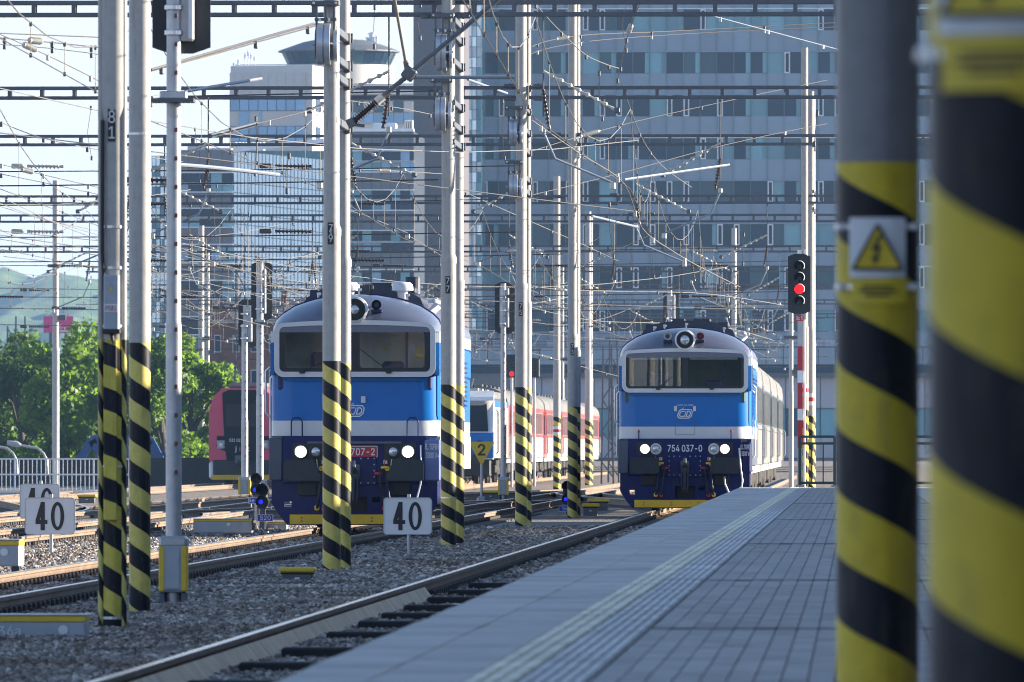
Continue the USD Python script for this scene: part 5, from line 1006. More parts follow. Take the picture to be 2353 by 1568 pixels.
def banded(f, X0, X1, rows, Ytop, Ybot, colw, y0=0.0, seed=2, brightp=.22):
    R = random.Random(seed); part(f.t, 'core', f.r(X0, X1, Ytop, Ybot, y0 + .3, y0 + 20), M['spandrel_dark'])
    last = Ytop
    for Ya, Yb in rows:
        X = X0
        while X < X1 - 1:
            Xb = min(X + colw, X1); part(f.t, 'spandrel_panel', f.r(X + .5, Xb - .5, last, Ya - 1.5, y0 + R.uniform(-.01, .01), y0 + .3), M['spandrel_dark'])
            part(f.t, 'window_pane', f.r(X + .7, Xb - .7, Ya, Yb, y0 + .12, y0 + .3), M['pane_sky' if R.random() < brightp * .6 else 'pane_teal' if R.random() < brightp else 'pane_dark']); X = Xb
        for Y in (Ya, Yb): part(f.t, 'white_ledge', f.r(X0, X1, Y - 1.3, Y + 1.1, y0 - .12, y0 + .3), M['frame_white'])
        last = Yb + 1.5
f = Face('dark_banded_block', 'dark office block with white ledges left of the bright glass building', 405, 790)
banded(f, 407, 536, [(397, 422), (423, 442), (479, 500), (501, 523), (562, 605), (645, 688), (728, 770)], 345, 880, 25.8, seed=5)
part(f.t, 'roof_plant', f.r(425, 470, 331, 345, 3, 8).bb(2, 4, 3, 6, EYE + (HORIZ - 345) / f.s, EYE + (HORIZ - 338) / f.s), M['tower_beige'])
f = Face('pale_glass_annex', 'pale glass strip at the far left of the office blocks, behind mast 81', 348, 800)
part(f.t, 'core', f.r(348, 406, 358, 900, .45, 15), M['spandrel_glass']); curtain(f, 349, 406, 358, 800, 9.5, 24, mats=('mirror_glass', 'mirror_glass', 'pane_teal'), seed=6, limit=120)
f = Face('bright_glass_building', 'bright curtain-walled glass building with slanting top edge behind mast 79', 536, 760)
part(f.t, 'core', f.r(536, 746, 352, 900, .45, 18), M['spandrel_glass']); curtain(f, 537, 745, 347, 860, 8.2, 24, slope=.10, seed=7)
part(f.t, 'top_rim', MB().beam((0, -.1, EYE + (HORIZ - 345) / f.s), (209 / f.s, -.1, EYE + (HORIZ - 324) / f.s), .5, .35), M['frame_white'])
part(f.t, 'roof_louvres', (lambda b: [f.r(535 + i * 8, 540 + i * 8, 326, 344, 1, 3, b) for i in range(9)] and b)(MB()), M['frame_white'])
f = Face('dark_banded_block', 'dark office block with white ledges between mast 79 and the brown slab', 742, 800)
banded(f, 744, 951, [(347, 371), (372, 396), (437, 460), (461, 484), (530, 556), (557, 580), (620, 650), (700, 730)], 302, 900, 22.0, seed=9)
part(f.t, 'roof_edge', f.r(744, 951, 296, 303, -.3, 1), M['frame_white'])
part(f.t, 'roof_box', f.r(855, 905, 281, 296, 2, 6), M['frame_white']); part(f.t, 'roof_louvres', (lambda b: [f.r(928 + i * 5, 931 + i * 5, 275, 300, 1.5, 3, b) for i in range(4)] and b)(MB()), M['tower_white'])
# white tower with the round lookout
f = Face('white_tower', 'white office tower with blue window bands left of mast 79', 530, 1000, rz=-.16)
part(f.t, 'core', f.r(530, 722, 152, 900, 0, 7.5), M['tower_white'])
part(f.t, 'front_wall', f.r(529, 706, 168, 900, -.25, -.02), M['tower_beige'])
for Ya, Yb in ((223, 256), (291, 326)):
    part(f.t, 'window_band', f.r(530, 705, Ya, Yb, -.3, -.2), M['pane_dark'])
    for i in range(8): part(f.t, 'window_pane', f.r(531 + i * 21.8 + .8, 531 + (i + 1) * 21.8 - .8, Ya + 1, Yb - 1, -.36, -.28), M['pane_sky'])
part(f.t, 'window_pane', f.r(552, 574, 257, 290, -.36, -.2), M['pane_sky']); part(f.t, 'window_pane', f.r(600, 604, 257, 290, -.36, -.2), M['pane_sky'])
for i in range(9): part(f.t, 'wall_panel_joint', f.r(540 + i * 20, 540.6 + i * 20, 170, 222, -.27, -.2), M['box_grey'])
for z, h in ((227, 30), (292, 32)): part(f.t, 'side_window', MB().bb(192 / f.s - .06, 192 / f.s + .06, 1.5, 3.4, EYE + (HORIZ - z - h) / f.s, EYE + (HORIZ - z) / f.s), M['pane_dark'])
part(f.t, 'roof_railing', f.r(535, 720, 148, 150, 1, 1.1).bb(0, .1, 1, 1.1, EYE + 880 / f.s, EYE + 886 / f.s), M['box_grey']); part(f.t, 'roof_boxes', f.r(570, 600, 156, 168, 1, 4).bb(4, 6, 1, 3, EYE + 868 / f.s, EYE + 874 / f.s), M['tower_beige'])
for X, Y in ((540, 130), (556, 118), (563, 112), (570, 118), (578, 124)): part(f.t, 'antenna', f.r(X - .7, X + .7, Y, 168, 1.5, 1.6).bb((X - 2.2 - 530) / f.s, (X + 2.2 - 530) / f.s, 1.45, 1.65, EYE + (HORIZ - Y - 16) / f.s, EYE + (HORIZ - Y - 6) / f.s), M['frame_white'])
D = 1060; s = FPX / D; p = P(779, HORIZ, D); z = lambda Y: EYE + (HORIZ - Y) / s
t = thing('lookout_tower', 'round white lookout tower with slanted window ring and low conical roof, above the white tower', 'tower', (p[0], p[1], 0))
r0 = 127 / s; part(t, 'drum', MB().lathe([(r0, z(340)), (r0, z(152)), (0, z(152))], seg=48), M['tower_white'], smooth=30)
for i in range(30):
    a0, a1 = i * 2 * math.pi / 30 + .015, (i + 1) * 2 * math.pi / 30 - .015; v = [(r * math.cos(a), r * math.sin(a), zz) for r, zz in ((118 / s, z(151)), (132 / s, z(122))) for a in (a0, a1)]
    part(t, 'slanted_pane', MB().raw(v, [(0, 1, 3, 2)]), M['pane_dark' if i % 4 else 'pane_mid'])
part(t, 'window_core', MB().lathe([(116 / s, z(152)), (129.5 / s, z(122)), (0, z(121))], seg=48), M['spandrel_dark']); part(t, 'roof', MB().lathe([(131 / s, z(122)), (140 / s, z(121)), (140 / s, z(118)), (84 / s, z(98)), (60 / s, z(93)), (0, z(92))], seg=30), M['dark_roof'])
for X, Y in ((851, 80), (856, 78), (866, 88), (845, 90)): part(t, 'roof_mast', MB().cyl(((X - 779) / s, 0, z(105)), ((X - 779) / s, 0, z(Y)), .14, 8).lathe([(.0, z(Y)), (.22, z(Y)), (.22, z(Y - 4)), (0, z(Y - 4))], ((X - 779) / s, 0, 0), seg=10), M['frame_white'])
f = Face('white_lookout_base', 'white stepped building with blue glass band under the round lookout', 780, 1035)
part(f.t, 'core', f.r(780, 955, 192, 900, .3, 12), M['tower_white']); part(f.t, 'parapet', f.r(780, 957, 204, 218, -.4, .3), M['tower_white']); part(f.t, 'dark_band', f.r(780, 955, 218, 231, -.05, .3), M['loco_grey_blue'])
for i in range(7): part(f.t, 'window_pane', f.r(790 + i * 23, 811 + i * 23, 233, 258, .05, .35), M['pane_mid' if i % 2 else 'tower_beige']); part(f.t, 'blue_pane', f.r(790 + i * 23, 812 + i * 23, 261, 283, .0, .35), M['pane_sky'])
# low parts in front of the office block
f = Face('podium_building', 'low pale-walled podium with green glass behind the right locomotive', 1205, 720)
part(f.t, 'core', f.r(1205, 2160, 868, 1052, .4, 30), M['spandrel_glass']); part(f.t, 'roof_edge', f.r(1203, 2162, 858, 868, -.5, 2), M['dark_roof'])
for i in range(24): part(f.t, 'wall_panel', f.r(1206 + i * 40, 1244 + i * 40, 868, 938, -.02 + .01 * (i % 2), .4), M['podium_wall']); part(f.t, 'glass_panel', f.r(1206 + i * 40, 1243 + i * 40, 940, 1002, .15, .45), M['pane_teal' if i % 3 else 'pane_mid']); part(f.t, 'base_panel', f.r(1206 + i * 40, 1245 + i * 40, 1003, 1052, .05, .4), M['podium_wall'])
f = Face('parking_deck', 'grey low deck with dark bands between the masts before the big office block', 1080, 800)
part(f.t, 'core', f.r(1080, 2160, 796, 1050, .5, 20), M['spandrel_dark'])
for i in range(27): part(f.t, 'panel', f.r(1081 + i * 40, 1119 + i * 40, 800, 838, 0, .5), M['spandrel_glass'])
part(f.t, 'dark_band', f.r(1080, 2160, 838, 858, .2, .5), M['pane_dark'])
for i, X in enumerate((1130, 1175, 1255, 1300, 1860, 1895)): part(f.t, 'roof_box', f.r(X, X + 24 + 6 * (i % 3), 782, 796, 2, 5), M['podium_wall'])
# brick house
M['brick'] = usdkit.material(stage, '/World/Looks/brick', {'g': ('geometry', {}), 'm': ('mapping', {'rotation': (math.pi / 2, 0, 0)}), 'b': ('brick_texture', {'scale': 1.0, 'brick_width': .26, 'row_height': .08, 'mortar_size': .012, 'color1': (.15, .05, .04), 'color2': (.21, .075, .055), 'mortar': (.16, .12, .10)}), 'n': ('noise_texture', {'scale': .6, 'detail': 5.0}),
    'r': ('rgb_ramp', {'ramp': [(.3, (.6, .6, .62)), (.7, (1.1, 1.08, 1.05))]}), 'x': ('mix', {'mix_type': 'multiply', 'fac': 1.0}), 'p': ('principled_bsdf', {'roughness': .85})},
    [('g.position', 'm.vector'), ('m.vector', 'b.vector'), ('g.position', 'n.vector'), ('n.fac', 'r.fac'), ('b.color', 'x.color1'), ('r.color', 'x.color2'), ('x.color', 'p.base_color')], surface='p.BSDF')
f = Face('brick_house', 'old dark red brick house with dark gabled roof behind the red train', 478, 650); s = f.s
zz = lambda Y: EYE + (HORIZ - Y) / s
part(f.t, 'wall', f.r(480, 745, 742, 1045, .2, 12), M['brick']); part(f.t, 'cornice', f.r(476, 748, 734, 743, -.15, .4), M['tower_beige']); part(f.t, 'roof', MB().raw([(-.4, -.4, zz(738)), (7.2, -.4, zz(738)), (6.6, 6, zz(683)), (.3, 6, zz(683))], [(0, 1, 2, 3)]), M['dark_roof'])
part(f.t, 'gable', MB().front(sg.Polygon([(480 / s - 478 / s, zz(742)), (62 / s, zz(742)), (31 / s, zz(690))]), 0, .15, 0, .15).front(sg.Polygon([(112 / s, zz(742)), (172 / s, zz(742)), (142 / s, zz(688))]), 0, .15, 0, .15), M['brick'])
for i in range(6):
    for Y in (770, 850): w_ = part(f.t, 'window_frame', f.r(492 + i * 42, 508 + i * 42, Y, Y + 40, .1, .25), M['tower_beige']); part(w_, 'pane', f.r(494 + i * 42, 506 + i * 42, Y + 2, Y + 38, .06, .2), M['pane_dark'])
part(f.t, 'chimney', f.r(640, 652, 668, 700, 3, 4), M['brick'])
# low town houses under the trees and hills on the left
for i, (X, w, Y, D, lab) in enumerate(((0, 60, 842, 1300, 'pale low house at the left edge below the hills'), (70, 45, 808, 1500, 'small white house beside the pink billboard'), (172, 40, 800, 1450, 'grey low house right of the pink billboard'))):
    f = Face('town_house', lab, X, D); part(f.t, 'wall', f.r(X, X + w, Y, 1040, 0, 9), M['tower_white' if i % 2 else 'tower_beige']); part(f.t, 'roof', f.r(X - 2, X + w + 2, Y - 7, Y, -.3, 9.3), M['dark_roof'])
    for k in range(3): part(f.t, 'window', f.r(X + 5 + k * w / 3, X + 11 + k * w / 3, Y + 8, Y + 22, -.05, .1), M['pane_dark'])
D = 1000; p = P(134, 765, D); s = FPX / D; t = thing('billboard', 'pink advertising board above the trees on the left', 'billboard', p)
mk('billboard_pink', (.62, .03, .20), .5, var=.05); part(t, 'panel', MB().bb(-34 / s, 34 / s, 0, .3, 0, 38 / s, b=.03), M['billboard_pink']); part(t, 'post', MB().bb(-.9, -.6, .05, .25, -p[2], 0).bb(.6, .9, .05, .25, -p[2], 0), M['beam_steel'])
part(t, 'white_print', MB().mesh(words('T', .4, True, depth=.01), tfront(.15, -.01, .55)).bb(.3, .8, -.012, 0, .42, .5).bb(.1, .9, -.012, 0, .1, .25), M['sign_white'])
# ------------------------------------------------------------------ trees
def leafm(k, c, t):
    M[k] = usdkit.material(stage, '/World/Looks/' + k, {'g': ('geometry', {}), 'r': ('rgb_ramp', {'ramp': [(0, tuple(np.array(c) * .6)), (.6, tuple(c)), (1, tuple(np.array(c) * 1.5))]}), 'd': ('principled_bsdf', {'roughness': .5}),
        'tc': ('rgb_ramp', {'ramp': [(0, tuple(np.array(t) * .7)), (1, tuple(np.array(t) * 1.3))]}), 't': ('translucent_bsdf', {}), 'm': ('mix_closure', {'fac': .55})},
        [('g.random_per_island', 'r.fac'), ('g.random_per_island', 'tc.fac'), ('r.color', 'd.base_color'), ('tc.color', 't.color'), ('d.BSDF', 'm.closure1'), ('t.BSDF', 'm.closure2')], surface='m.closure')
leafm('leaf_bright', (.15, .28, .025), (.32, .54, .04)); leafm('leaf_deep', (.075, .16, .022), (.15, .29, .03))
mk('bark', (.06, .05, .04), .9, var=.3, scale=3)
def tree(X, D, top, w, lab, seed, mat, nleaf=7000, lw=.17):
    R = np.random.default_rng(seed); n = CX + (X - 1968) * D / FPX; H = top; t = thing('tree', lab, 'tree', (n, ydep(n, D), -.3))
    part(t, 'trunk', MB().tube([(0, 0, 0), (.1, 0, H * .25), (-.05, .1, H * .5), (.1, 0, H * .8)], [.24, .18, .13, .04], 9), M['bark'], smooth=60)
    cl = []
    for i in range(26):
        a = R.uniform(0, 2 * math.pi); zf = R.uniform(.12, .95); rad = w * math.sqrt(max(.06, 1 - ((zf - .45) / .58) ** 2)) * R.uniform(.35, 1.0)
        c = np.array([rad * math.cos(a), rad * math.sin(a) * .9, H * zf]); cl.append((c, R.uniform(.16, .34) * w + .25))
        if i % 2 == 0: part(t, 'limb', MB().tube([(0, 0, H * zf * .55), c * (.5, .5, 1) - (0, 0, H * .12 * zf), c], [.09, .06, .02], 6), M['bark'], smooth=60)
    V, k = [], nleaf // len(cl)
    for c, r in cl:
        d = R.normal(size=(k, 3)); d /= np.linalg.norm(d, axis=1, keepdims=True); pos = c + d * r * R.uniform(.35, 1.0, (k, 1)) ** .6 * (1.0, 1.0, .8)
        nn = d + R.normal(size=(k, 3)) * 1.1; nn /= np.linalg.norm(nn, axis=1, keepdims=True); u = np.cross(nn, R.normal(size=(k, 3))); u /= np.linalg.norm(u, axis=1, keepdims=True); v = np.cross(nn, u)
        s = lw * R.uniform(.6, 1.25, (k, 1)); V.append(np.stack([pos - u * s, pos - v * s * .6, pos + u * s, pos + v * s * .6], 1))
    V = np.vstack(V).reshape(-1, 3); V[:, 2] = np.maximum(V[:, 2], .25); F = np.arange(len(V)).reshape(-1, 4)
    part(t, 'crown', (V, F), M[mat])
def zt(Y, D): return EYE + (HORIZ - Y) * D / FPX
for i, (X, D, Y, w, lab, mat) in enumerate(((-25, 560, 850, 2.6, 'dark green leafy tree at the left edge behind the white railing', 'leaf_deep'), (48, 540, 775, 2.5, 'leafy tree behind the street lamps on the left', 'leaf_deep'), (150, 530, 742, 2.8, 'tallest light green tree, behind the tall grey mast on the left', 'leaf_bright'),
        (225, 560, 760, 2.4, 'green tree just left of mast 81', 'leaf_deep'), (305, 545, 770, 2.6, 'green tree hidden partly by mast 81', 'leaf_deep'), (372, 520, 770, 2.5, 'bright green tree between mast 81 and the white signal mast', 'leaf_bright'), (440, 530, 775, 2.4, 'bright green tree right of the white signal mast', 'leaf_bright'),
        (484, 600, 850, 1.6, 'small bright tree beside the red train', 'leaf_bright'))): tree(X, D, zt(Y, D) + .3, w, lab, 40 + i, mat)
for i, (X, D, Y, w, lab) in enumerate(((30, 900, 830, 5, 'far pale tree below the hills at the left edge'), (100, 1000, 795, 4.5, 'far tree left of the pink billboard'), (215, 950, 790, 5, 'far tree right of the pink billboard'), (-10, 1300, 740, 6, 'far tree crown before the hills at the left edge'))): tree(X, D, zt(Y, D), w, lab, 70 + i, 'leaf_deep', 3500, .4)
# low hedge bank behind the railing
mk('bank_earth', (.10, .09, .06), .9, var=.3, scale=.5)
structure('embankment', MB().raw([(-75, 470, -.05), (-14, 470, -.05), (-14, 490, .5), (-75, 490, .5), (-75, 640, .6), (-14, 640, .6)], [(0, 1, 2, 3), (3, 2, 5, 4)]), M['bank_earth'])

# ------------------------------------------------------------------ railing, bridge, lamps on the left
D = 352; s = FPX / D; p = P(-60, HORIZ, D); z0 = EYE + (HORIZ - 1131) / s; t = thing('white_railing', 'white metal railing with upright bars left of mast 81', 'railing', (p[0], p[1], z0)); Lx = (305 + 60) / s; hh = 76 / s
for z in (.03, hh * .53, hh): part(t, 'rail', MB().bb(0, Lx, -.025, .025, z - .025, z + .025), M['white_paint'])
for k, x in enumerate(np.arange(.05, Lx, .148)): part(t, 'post' if k % 9 == 0 else 'bar', MB().bb(x - (.03 if k % 9 == 0 else .014), x + (.03 if k % 9 == 0 else .014), -.02, .02, 0, hh), M['white_paint'])
p2 = P(-60, HORIZ, D); structure('bridge_kerb', MB().bb(p2[0], p2[0] + Lx, p2[1] - 1.5, p2[1] + .6, -.1, z0 - .005), M['concrete'])
mk('bridge_blue', (.02, .075, .22), .5, var=.12, scale=1.0)
D = 470; s = FPX / D; p = P(175, HORIZ, D); t = thing('blue_bridge', 'blue steel truss bridge end behind the white railing and mast 81', 'bridge', (p[0], p[1], 0)); q = lambda X, Y: ((X - 175) / s, 0, EYE + (HORIZ - Y) / s)
for a, b_ in (((178, 1068), (212, 1010)), ((212, 1010), (345, 1010)), ((212, 1012), (240, 1066)), ((240, 1066), (275, 1012)), ((275, 1012), (310, 1066)), ((310, 1066), (345, 1012)), ((345, 1010), (392, 1100)), ((170, 1070), (400, 1070))): part(t, 'truss_member', MB().beam(q(*a), q(*b_), .35), M['bridge_blue'])
for a, b_ in (((350, 1050), (420, 1032)), ((350, 1085), (420, 1058)), ((352, 1100), (400, 1090))): part(t, 'brace', MB().beam(q(*a), q(*b_), .14), M['bridge_blue'])
part(t, 'abutment', MB().bb((345 - 175) / s, (420 - 175) / s, .5, 4, -.5, EYE + (HORIZ - 1085) / s), M['concrete'])
for i, (X, D, lab) in enumerate(((38, 430, 'curved grey street lamp at the left edge behind the white railing'), (108, 425, 'curved grey street lamp behind the white railing, left of the tall mast'))):
    s = FPX / D; p = P(X, HORIZ, D); t = thing('street_lamp', lab, 'street lamp', (p[0], p[1], -.2), group='curved street lamps'); q = lambda dX, Y: (dX / s, 0, EYE + .2 + (HORIZ - Y) / s)
    part(t, 'pole', MB().tube([q(2, 1090), q(0, 1058), q(-8, 1042), q(-22, 1030), q(-60, 1024)], .05, 8), M['galvanised'], smooth=60); part(t, 'lamp_head', MB().tube([q(-60, 1024), q(-70, 1021), q(-92, 1018)], [.07, .14, .10], 10), M['box_grey'], smooth=60)
structure('low_wall', MB().bb(-32, -20, 455, 458, -.1, EYE + (HORIZ - 1052) * 457 / FPX), M['black_paint'])

# ------------------------------------------------------------------ speed signs
def sign40(X, Ytop, Ybot, Ybase, D, w, lab, lean=0):
    s = FPX / D; n = CX + (X - 1968) / s; t = thing('speed_sign', lab, 'sign', (n, ydep(n, D), 0)); z0, z1 = EYE + (HORIZ - Ybot) / s, EYE + (HORIZ - Ytop) / s
    part(t, 'post', MB().cyl((.02, .03, -.1), (.02, .03, z1 + .05), .028, 12), M['galvanised'], smooth=50); part(t, 'clamps', MB().box((.02, .02, z0 + .1), (.1, .05, .04)).box((.02, .02, z1 - .1), (.1, .05, .04)), M['galvanised'])
    pl = part(t, 'plate', MB().front(rrect(-w / 2, w / 2, z0, z1, .05), 0, 0, 0, .012), M['sign_white']); part(pl, 'rim', MB().front(rrect(-w / 2, w / 2, z0, z1, .05).difference(rrect(-w / 2 + .012, w / 2 - .012, z0 + .012, z1 - .012, .045)), 0, -.006, 0, .012).bb(w / 2 - .004, w / 2 + .006, -.02, .02, z0 + .05, z1 - .05), M['galvanised'])
    h = (z1 - z0) * .76; b = MB(); zc = (z0 + z1) / 2; q = .0
    four = sg.LineString([(.235, .0), (.235, 1.0)]).buffer(.075, cap_style=2).union(sg.Polygon([(.17, 1), (.31, 1), (.13, .36), (-.02, .36)])).union(sg.box(-.02, .22, .40, .36)); zero = affinity.scale(sg.Point(0, 0).buffer(1, quad_segs=16), .235, .5).difference(affinity.scale(sg.Point(0, 0).buffer(1, quad_segs=16), .105, .38)); zero = affinity.translate(zero, .76, .5)
    m = affinity.scale(four.union(zero), h, h, origin=(0, 0)); m = affinity.translate(m, -h * .485, zc - h / 2); part(pl, 'digits', MB().front(m, 0, -.013, 0, .004), M['sign_black'])
sign40(937, 1143.5, 1229, 1280, DS(151), .735, 'white speed sign 40 standing right of mast 79 before the left locomotive')
sign40(115.5, 1143.5, 1229, 1280, DS(151), .76, 'white speed sign 40 on the left, nearer one of the left pair')
sign40(92, 1112, 1192, 1250, DS(130), .70, 'white speed sign 40 on the left, half hidden behind the nearer 40')
# yellow triangle 2
D = 330; s = FPX / D; n = CX + (1107 - 1968) / s; t = thing('triangle_sign', 'yellow downward triangle sign with black 2 right of mast 77', 'sign', (n, ydep(n, D), 0)); z = lambda Y: EYE + (HORIZ - Y) / s
part(t, 'post', MB().cyl((0, .03, -.1), (0, .03, z(1020)), .045, 10), M['galvanised']); pl = part(t, 'plate', MB().front(sg.Polygon([(-29 / s, z(1016)), (29 / s, z(1016)), (0, z(1070))]).buffer(-.02).buffer(.03), 0, 0, 0, .012), M['sign_yellow']); part(pl, 'digit', MB().mesh(words('2', 25 / s, True, depth=.004), tfront(0, -.013, z(1034))), M['sign_black'])
part(t, 'foot', MB().bb(-.12, .12, -.1, .1, -.05, .12, b=.02), M['box_grey'])

# ------------------------------------------------------------------ signals
def ladder_mast(X, D, Ytop, Ybase, lab, w=.15, board=None, ledge=None, dark=False, bolts=True, name='signal_mast', box=True, bw=.29):
    s = FPX / D; n = CX + (X - 1968) / s; t = thing(name, lab, 'signal', (n, ydep(n, D), 0)); z = lambda Y: EYE + (HORIZ - Y) / s; r = w / 2; zb = 0
    part(t, 'tube', MB().lathe([(r * 1.1, zb), (r * 1.1, z(Ytop) * .45), (r, z(Ytop) * .45 + .05), (r, z(Ytop)), (0, z(Ytop))], seg=20), M['galvanised'], smooth=40)
    if bolts:
        b = MB()
        for zz in np.arange(1.4, z(Ytop) - .3, .295): part(t, 'step_bolt', MB().box((r * .45, -r - .035, zz), (.022, .06, .03), b=.006).box((r * .45, -r - .06, zz), (.035, .015, .045), b=.005), M['rust_red'])
    if box:
        bx = part(t, 'base_box', MB().bb(-r * 1.9, r * 1.9, -r * 2, r * 2, .16, .72, b=.03), M['box_grey']); part(bx, 'yellow_edge', MB().bb(-r * 1.95, -r * 1.1, -r * 2.05, r * 1.5, .17, .64, b=.01), M['box_yellow']); part(bx, 'yellow_edge', MB().bb(r * 1.1, r * 1.95, -r * 2.05, r * 1.5, .17, .64, b=.01), M['box_yellow'])
        part(bx, 'lid', MB().bb(-r * 2.0, r * 2.0, -r * 2.1, r * 2.1, .62, .74, b=.03), M['galvanised']); part(bx, 'plate', MB().front(rrect(-r * .9, r * .9, .2, .6, .02), 0, -r * 2.06, 0, .006).bb(-.04, .04, -r * 2.2, -r * 2.05, .42, .47), M['box_grey'])
        part(t, 'anchor', MB().bb(-r * 1.9, -r * 1.1, -r * 1.5, r * 1.5, -.02, .16, b=.01).bb(r * 1.1, r * 1.9, -r * 1.5, r * 1.5, -.02, .16, b=.01).cyl((-r * 1.5, -r * 1.5, .08), (-r * 1.5, -r * 1.75, .08), .03, 8).cyl((r * 1.5, -r * 1.5, .08), (r * 1.5, -r * 1.75, .08), .03, 8), M['bracket_steel']); part(t, 'foundation', MB().bb(-.32, .45, -.25, .25, -.12, .02, b=.03), M['concrete'])
    if board:
        Xa, Xb, Ya, Yb = board; xa, xb = (Xa - X) / s, (Xb - X) / s; h = z(Ya) - z(Yb); out_ = sg.Polygon([(xa, z(Yb) + .06 * h), (xa + (xb - xa) * .3, z(Yb)), (xa + (xb - xa) * .7, z(Yb)), (xb, z(Yb) + .06 * h), (xb, z(Ya) - .06 * h), (xa + (xb - xa) * .7, z(Ya)), (xa + (xb - xa) * .3, z(Ya)), (xa, z(Ya) - .06 * h)])
        part(t, 'back_board', MB().front(out_, 0, .22, 0, .03), M['black_paint']); w2 = (xb - xa); hb = part(t, 'lamp_housing', MB().bb(xa + w2 * .26, xb - w2 * .27, .0, .2, z(Yb) + .12 * h, z(Ya) - .12 * h, b=.02), M['galvanised']); part(hb, 'door_edge', MB().bb(xb - w2 * .36, xb - w2 * .27, -.05, .0, z(Yb) + .14 * h, z(Ya) - .14 * h, b=.01), M['white_paint'])
        for k in range(3): zz = z(Yb) + h * (.2 + .25 * k); part(t, 'bracket_ring', MB().lathe([(r * 1.15, -.03), (r * 1.3, -.02), (r * 1.3, .02), (r * 1.15, .03)], (0, 0, zz), seg=20), M['bright_metal'])
    if ledge: part(t, 'ledge', MB().bb(-.22, .22, -.25, .12, z(ledge) - .03, z(ledge) + .01), M['bracket_steel']); part(t, 'ledge_bracket', MB().bb(-.14, .14, -.09, .09, z(ledge) + .01, z(ledge) + .09, b=.01), M['galvanised'])
    return t, z, s
ladder_mast(400, DS(222), -40, 1390, 'grey signal mast with red step bolts and yellow edged base box, right of mast 81', .15, (348, 482, -110, 122), 230, bw=.3)
ladder_mast(563, 330, 745, 1090, 'white signal mast in front of the red train, left of the pair', .20, (548, 592, 688, 800), None)
ladder_mast(598, 300, 604, 1095, 'white signal mast in front of the red train, right of the pair', .20, (577, 625, 600, 738), 742)
ladder_mast(1157, 330, 652, 1130, 'thin signal mast with dark head right of mast 77', .17, (1137, 1182, 648, 768), None)
ladder_mast(1540, 430, 668, 1100, 'dark far signal head sticking up behind the right locomotive roof', .17, (1524, 1562, 668, 745), None)
# colour light signal at the platform end
D = 247; s = FPX / D; n = CX + (1840 - 1968) / s; y = ydep(n, D); t = thing('main_signal', 'four lamp signal on a red and white post showing red at the platform end', 'signal', (n, y, .2)); z = lambda Y: EYE - .2 + (HORIZ - Y) / s
for i, (Ya, Yb, mt) in enumerate(((735, 796, 'galvanised'), (796, 859, 'sign_red'), (859, 888, 'white_paint'), (888, 956, 'sign_red'), (956, 985, 'white_paint'), (985, 1052 - 85, 'sign_red'))):
    pass
for Ya, Yb, mt in ((735, 796, 'galvanised'), (796, 852, 'sign_red'), (852, 880, 'white_paint'), (880, 940, 'sign_red'), (940, 966, 'white_paint'), (966, 1030, 'sign_red'), (1030, 1122, 'galvanised')): part(t, 'post_section', MB().bb(-.075, .045, -.07, .07, z(Yb), z(Ya)), M[mt])
part(t, 'white_pipe', MB().cyl((.085, 0, 0), (.085, 0, z(735)), .03, 10), M['white_paint'])
x0, x1 = (1811 - 1840) / s, (1862 - 1840) / s; out_ = sg.Polygon([(x0, z(716)), (x0 + .15, z(722)), (x1 - .15, z(722)), (x1, z(716)), (x1, z(590)), (x1 - .15, z(584)), (x0 + .15, z(584)), (x0, z(590))])
part(t, 'back_board', MB().front(out_, 0, -.1, 0, .05).bb(x0 + .08, x1 - .08, -.1, .14, z(715), z(592), b=.03), M['black_paint'])
M['red_lamp'] = emis('red_lamp', (1.0, .008, .012), 1.1)
for i, Y in enumerate((612, 638, 665, 692)):
    xc = (1837 - 1840) / s; th = np.linspace(math.radians(-40), math.radians(220), 15); v = [(xc + .125 * math.cos(a), -.16 - dd * (1 if .3 < a < 2.9 else .6), z(Y) + .125 * math.sin(a)) for dd in (0, .26) for a in th]; v2 = [(xc + .115 * math.cos(a), -.16 - dd * (1 if .3 < a < 2.9 else .6), z(Y) + .115 * math.sin(a)) for dd in (0, .26) for a in th]
    part(t, 'hood', MB().raw(v, [(k, k + 1, 15 + k + 1, 15 + k) for k in range(14)]).raw(v2, [(k + 1, k, 15 + k, 15 + k + 1) for k in range(14)]), M['galvanised' if False else 'black_paint']); part(t, 'lens', MB().lathe([(.115, 0), (.08, .03), (0, .04)], (xc, -.16, z(Y)), axis='y', seg=20), M['red_lamp'] if i == 2 else M['lamp_dark'] if 'lamp_dark' in M else M['dark_window'], smooth=50, label='glowing red lens' if i == 2 else None)
    part(t, 'hood_rim', MB().tube([(xc + .12 * math.cos(a), -.42, z(Y) + .12 * math.sin(a)) for a in np.linspace(-.6, 1.7, 10)], .012, 6), M['white_paint'], smooth=60)
pl = part(t, 'name_plate', MB().front(rrect(-.10, .10, z(738), z(725), .005), -.03, -.12, 0, .006), M['sign_red']); part(pl, 'lettering', MB().mesh(words('Sc 5', .09, True, width=.15, depth=.003), tfront(-.03, -.127, z(731.5))), M['sign_white'])
part(t, 'top_caps', MB().cyl((-.02, 0, z(584)), (-.02, 0, z(575)), .06, 10).cyl((.10, 0, z(584)), (.10, 0, z(574)), .05, 10), M['bright_metal'])
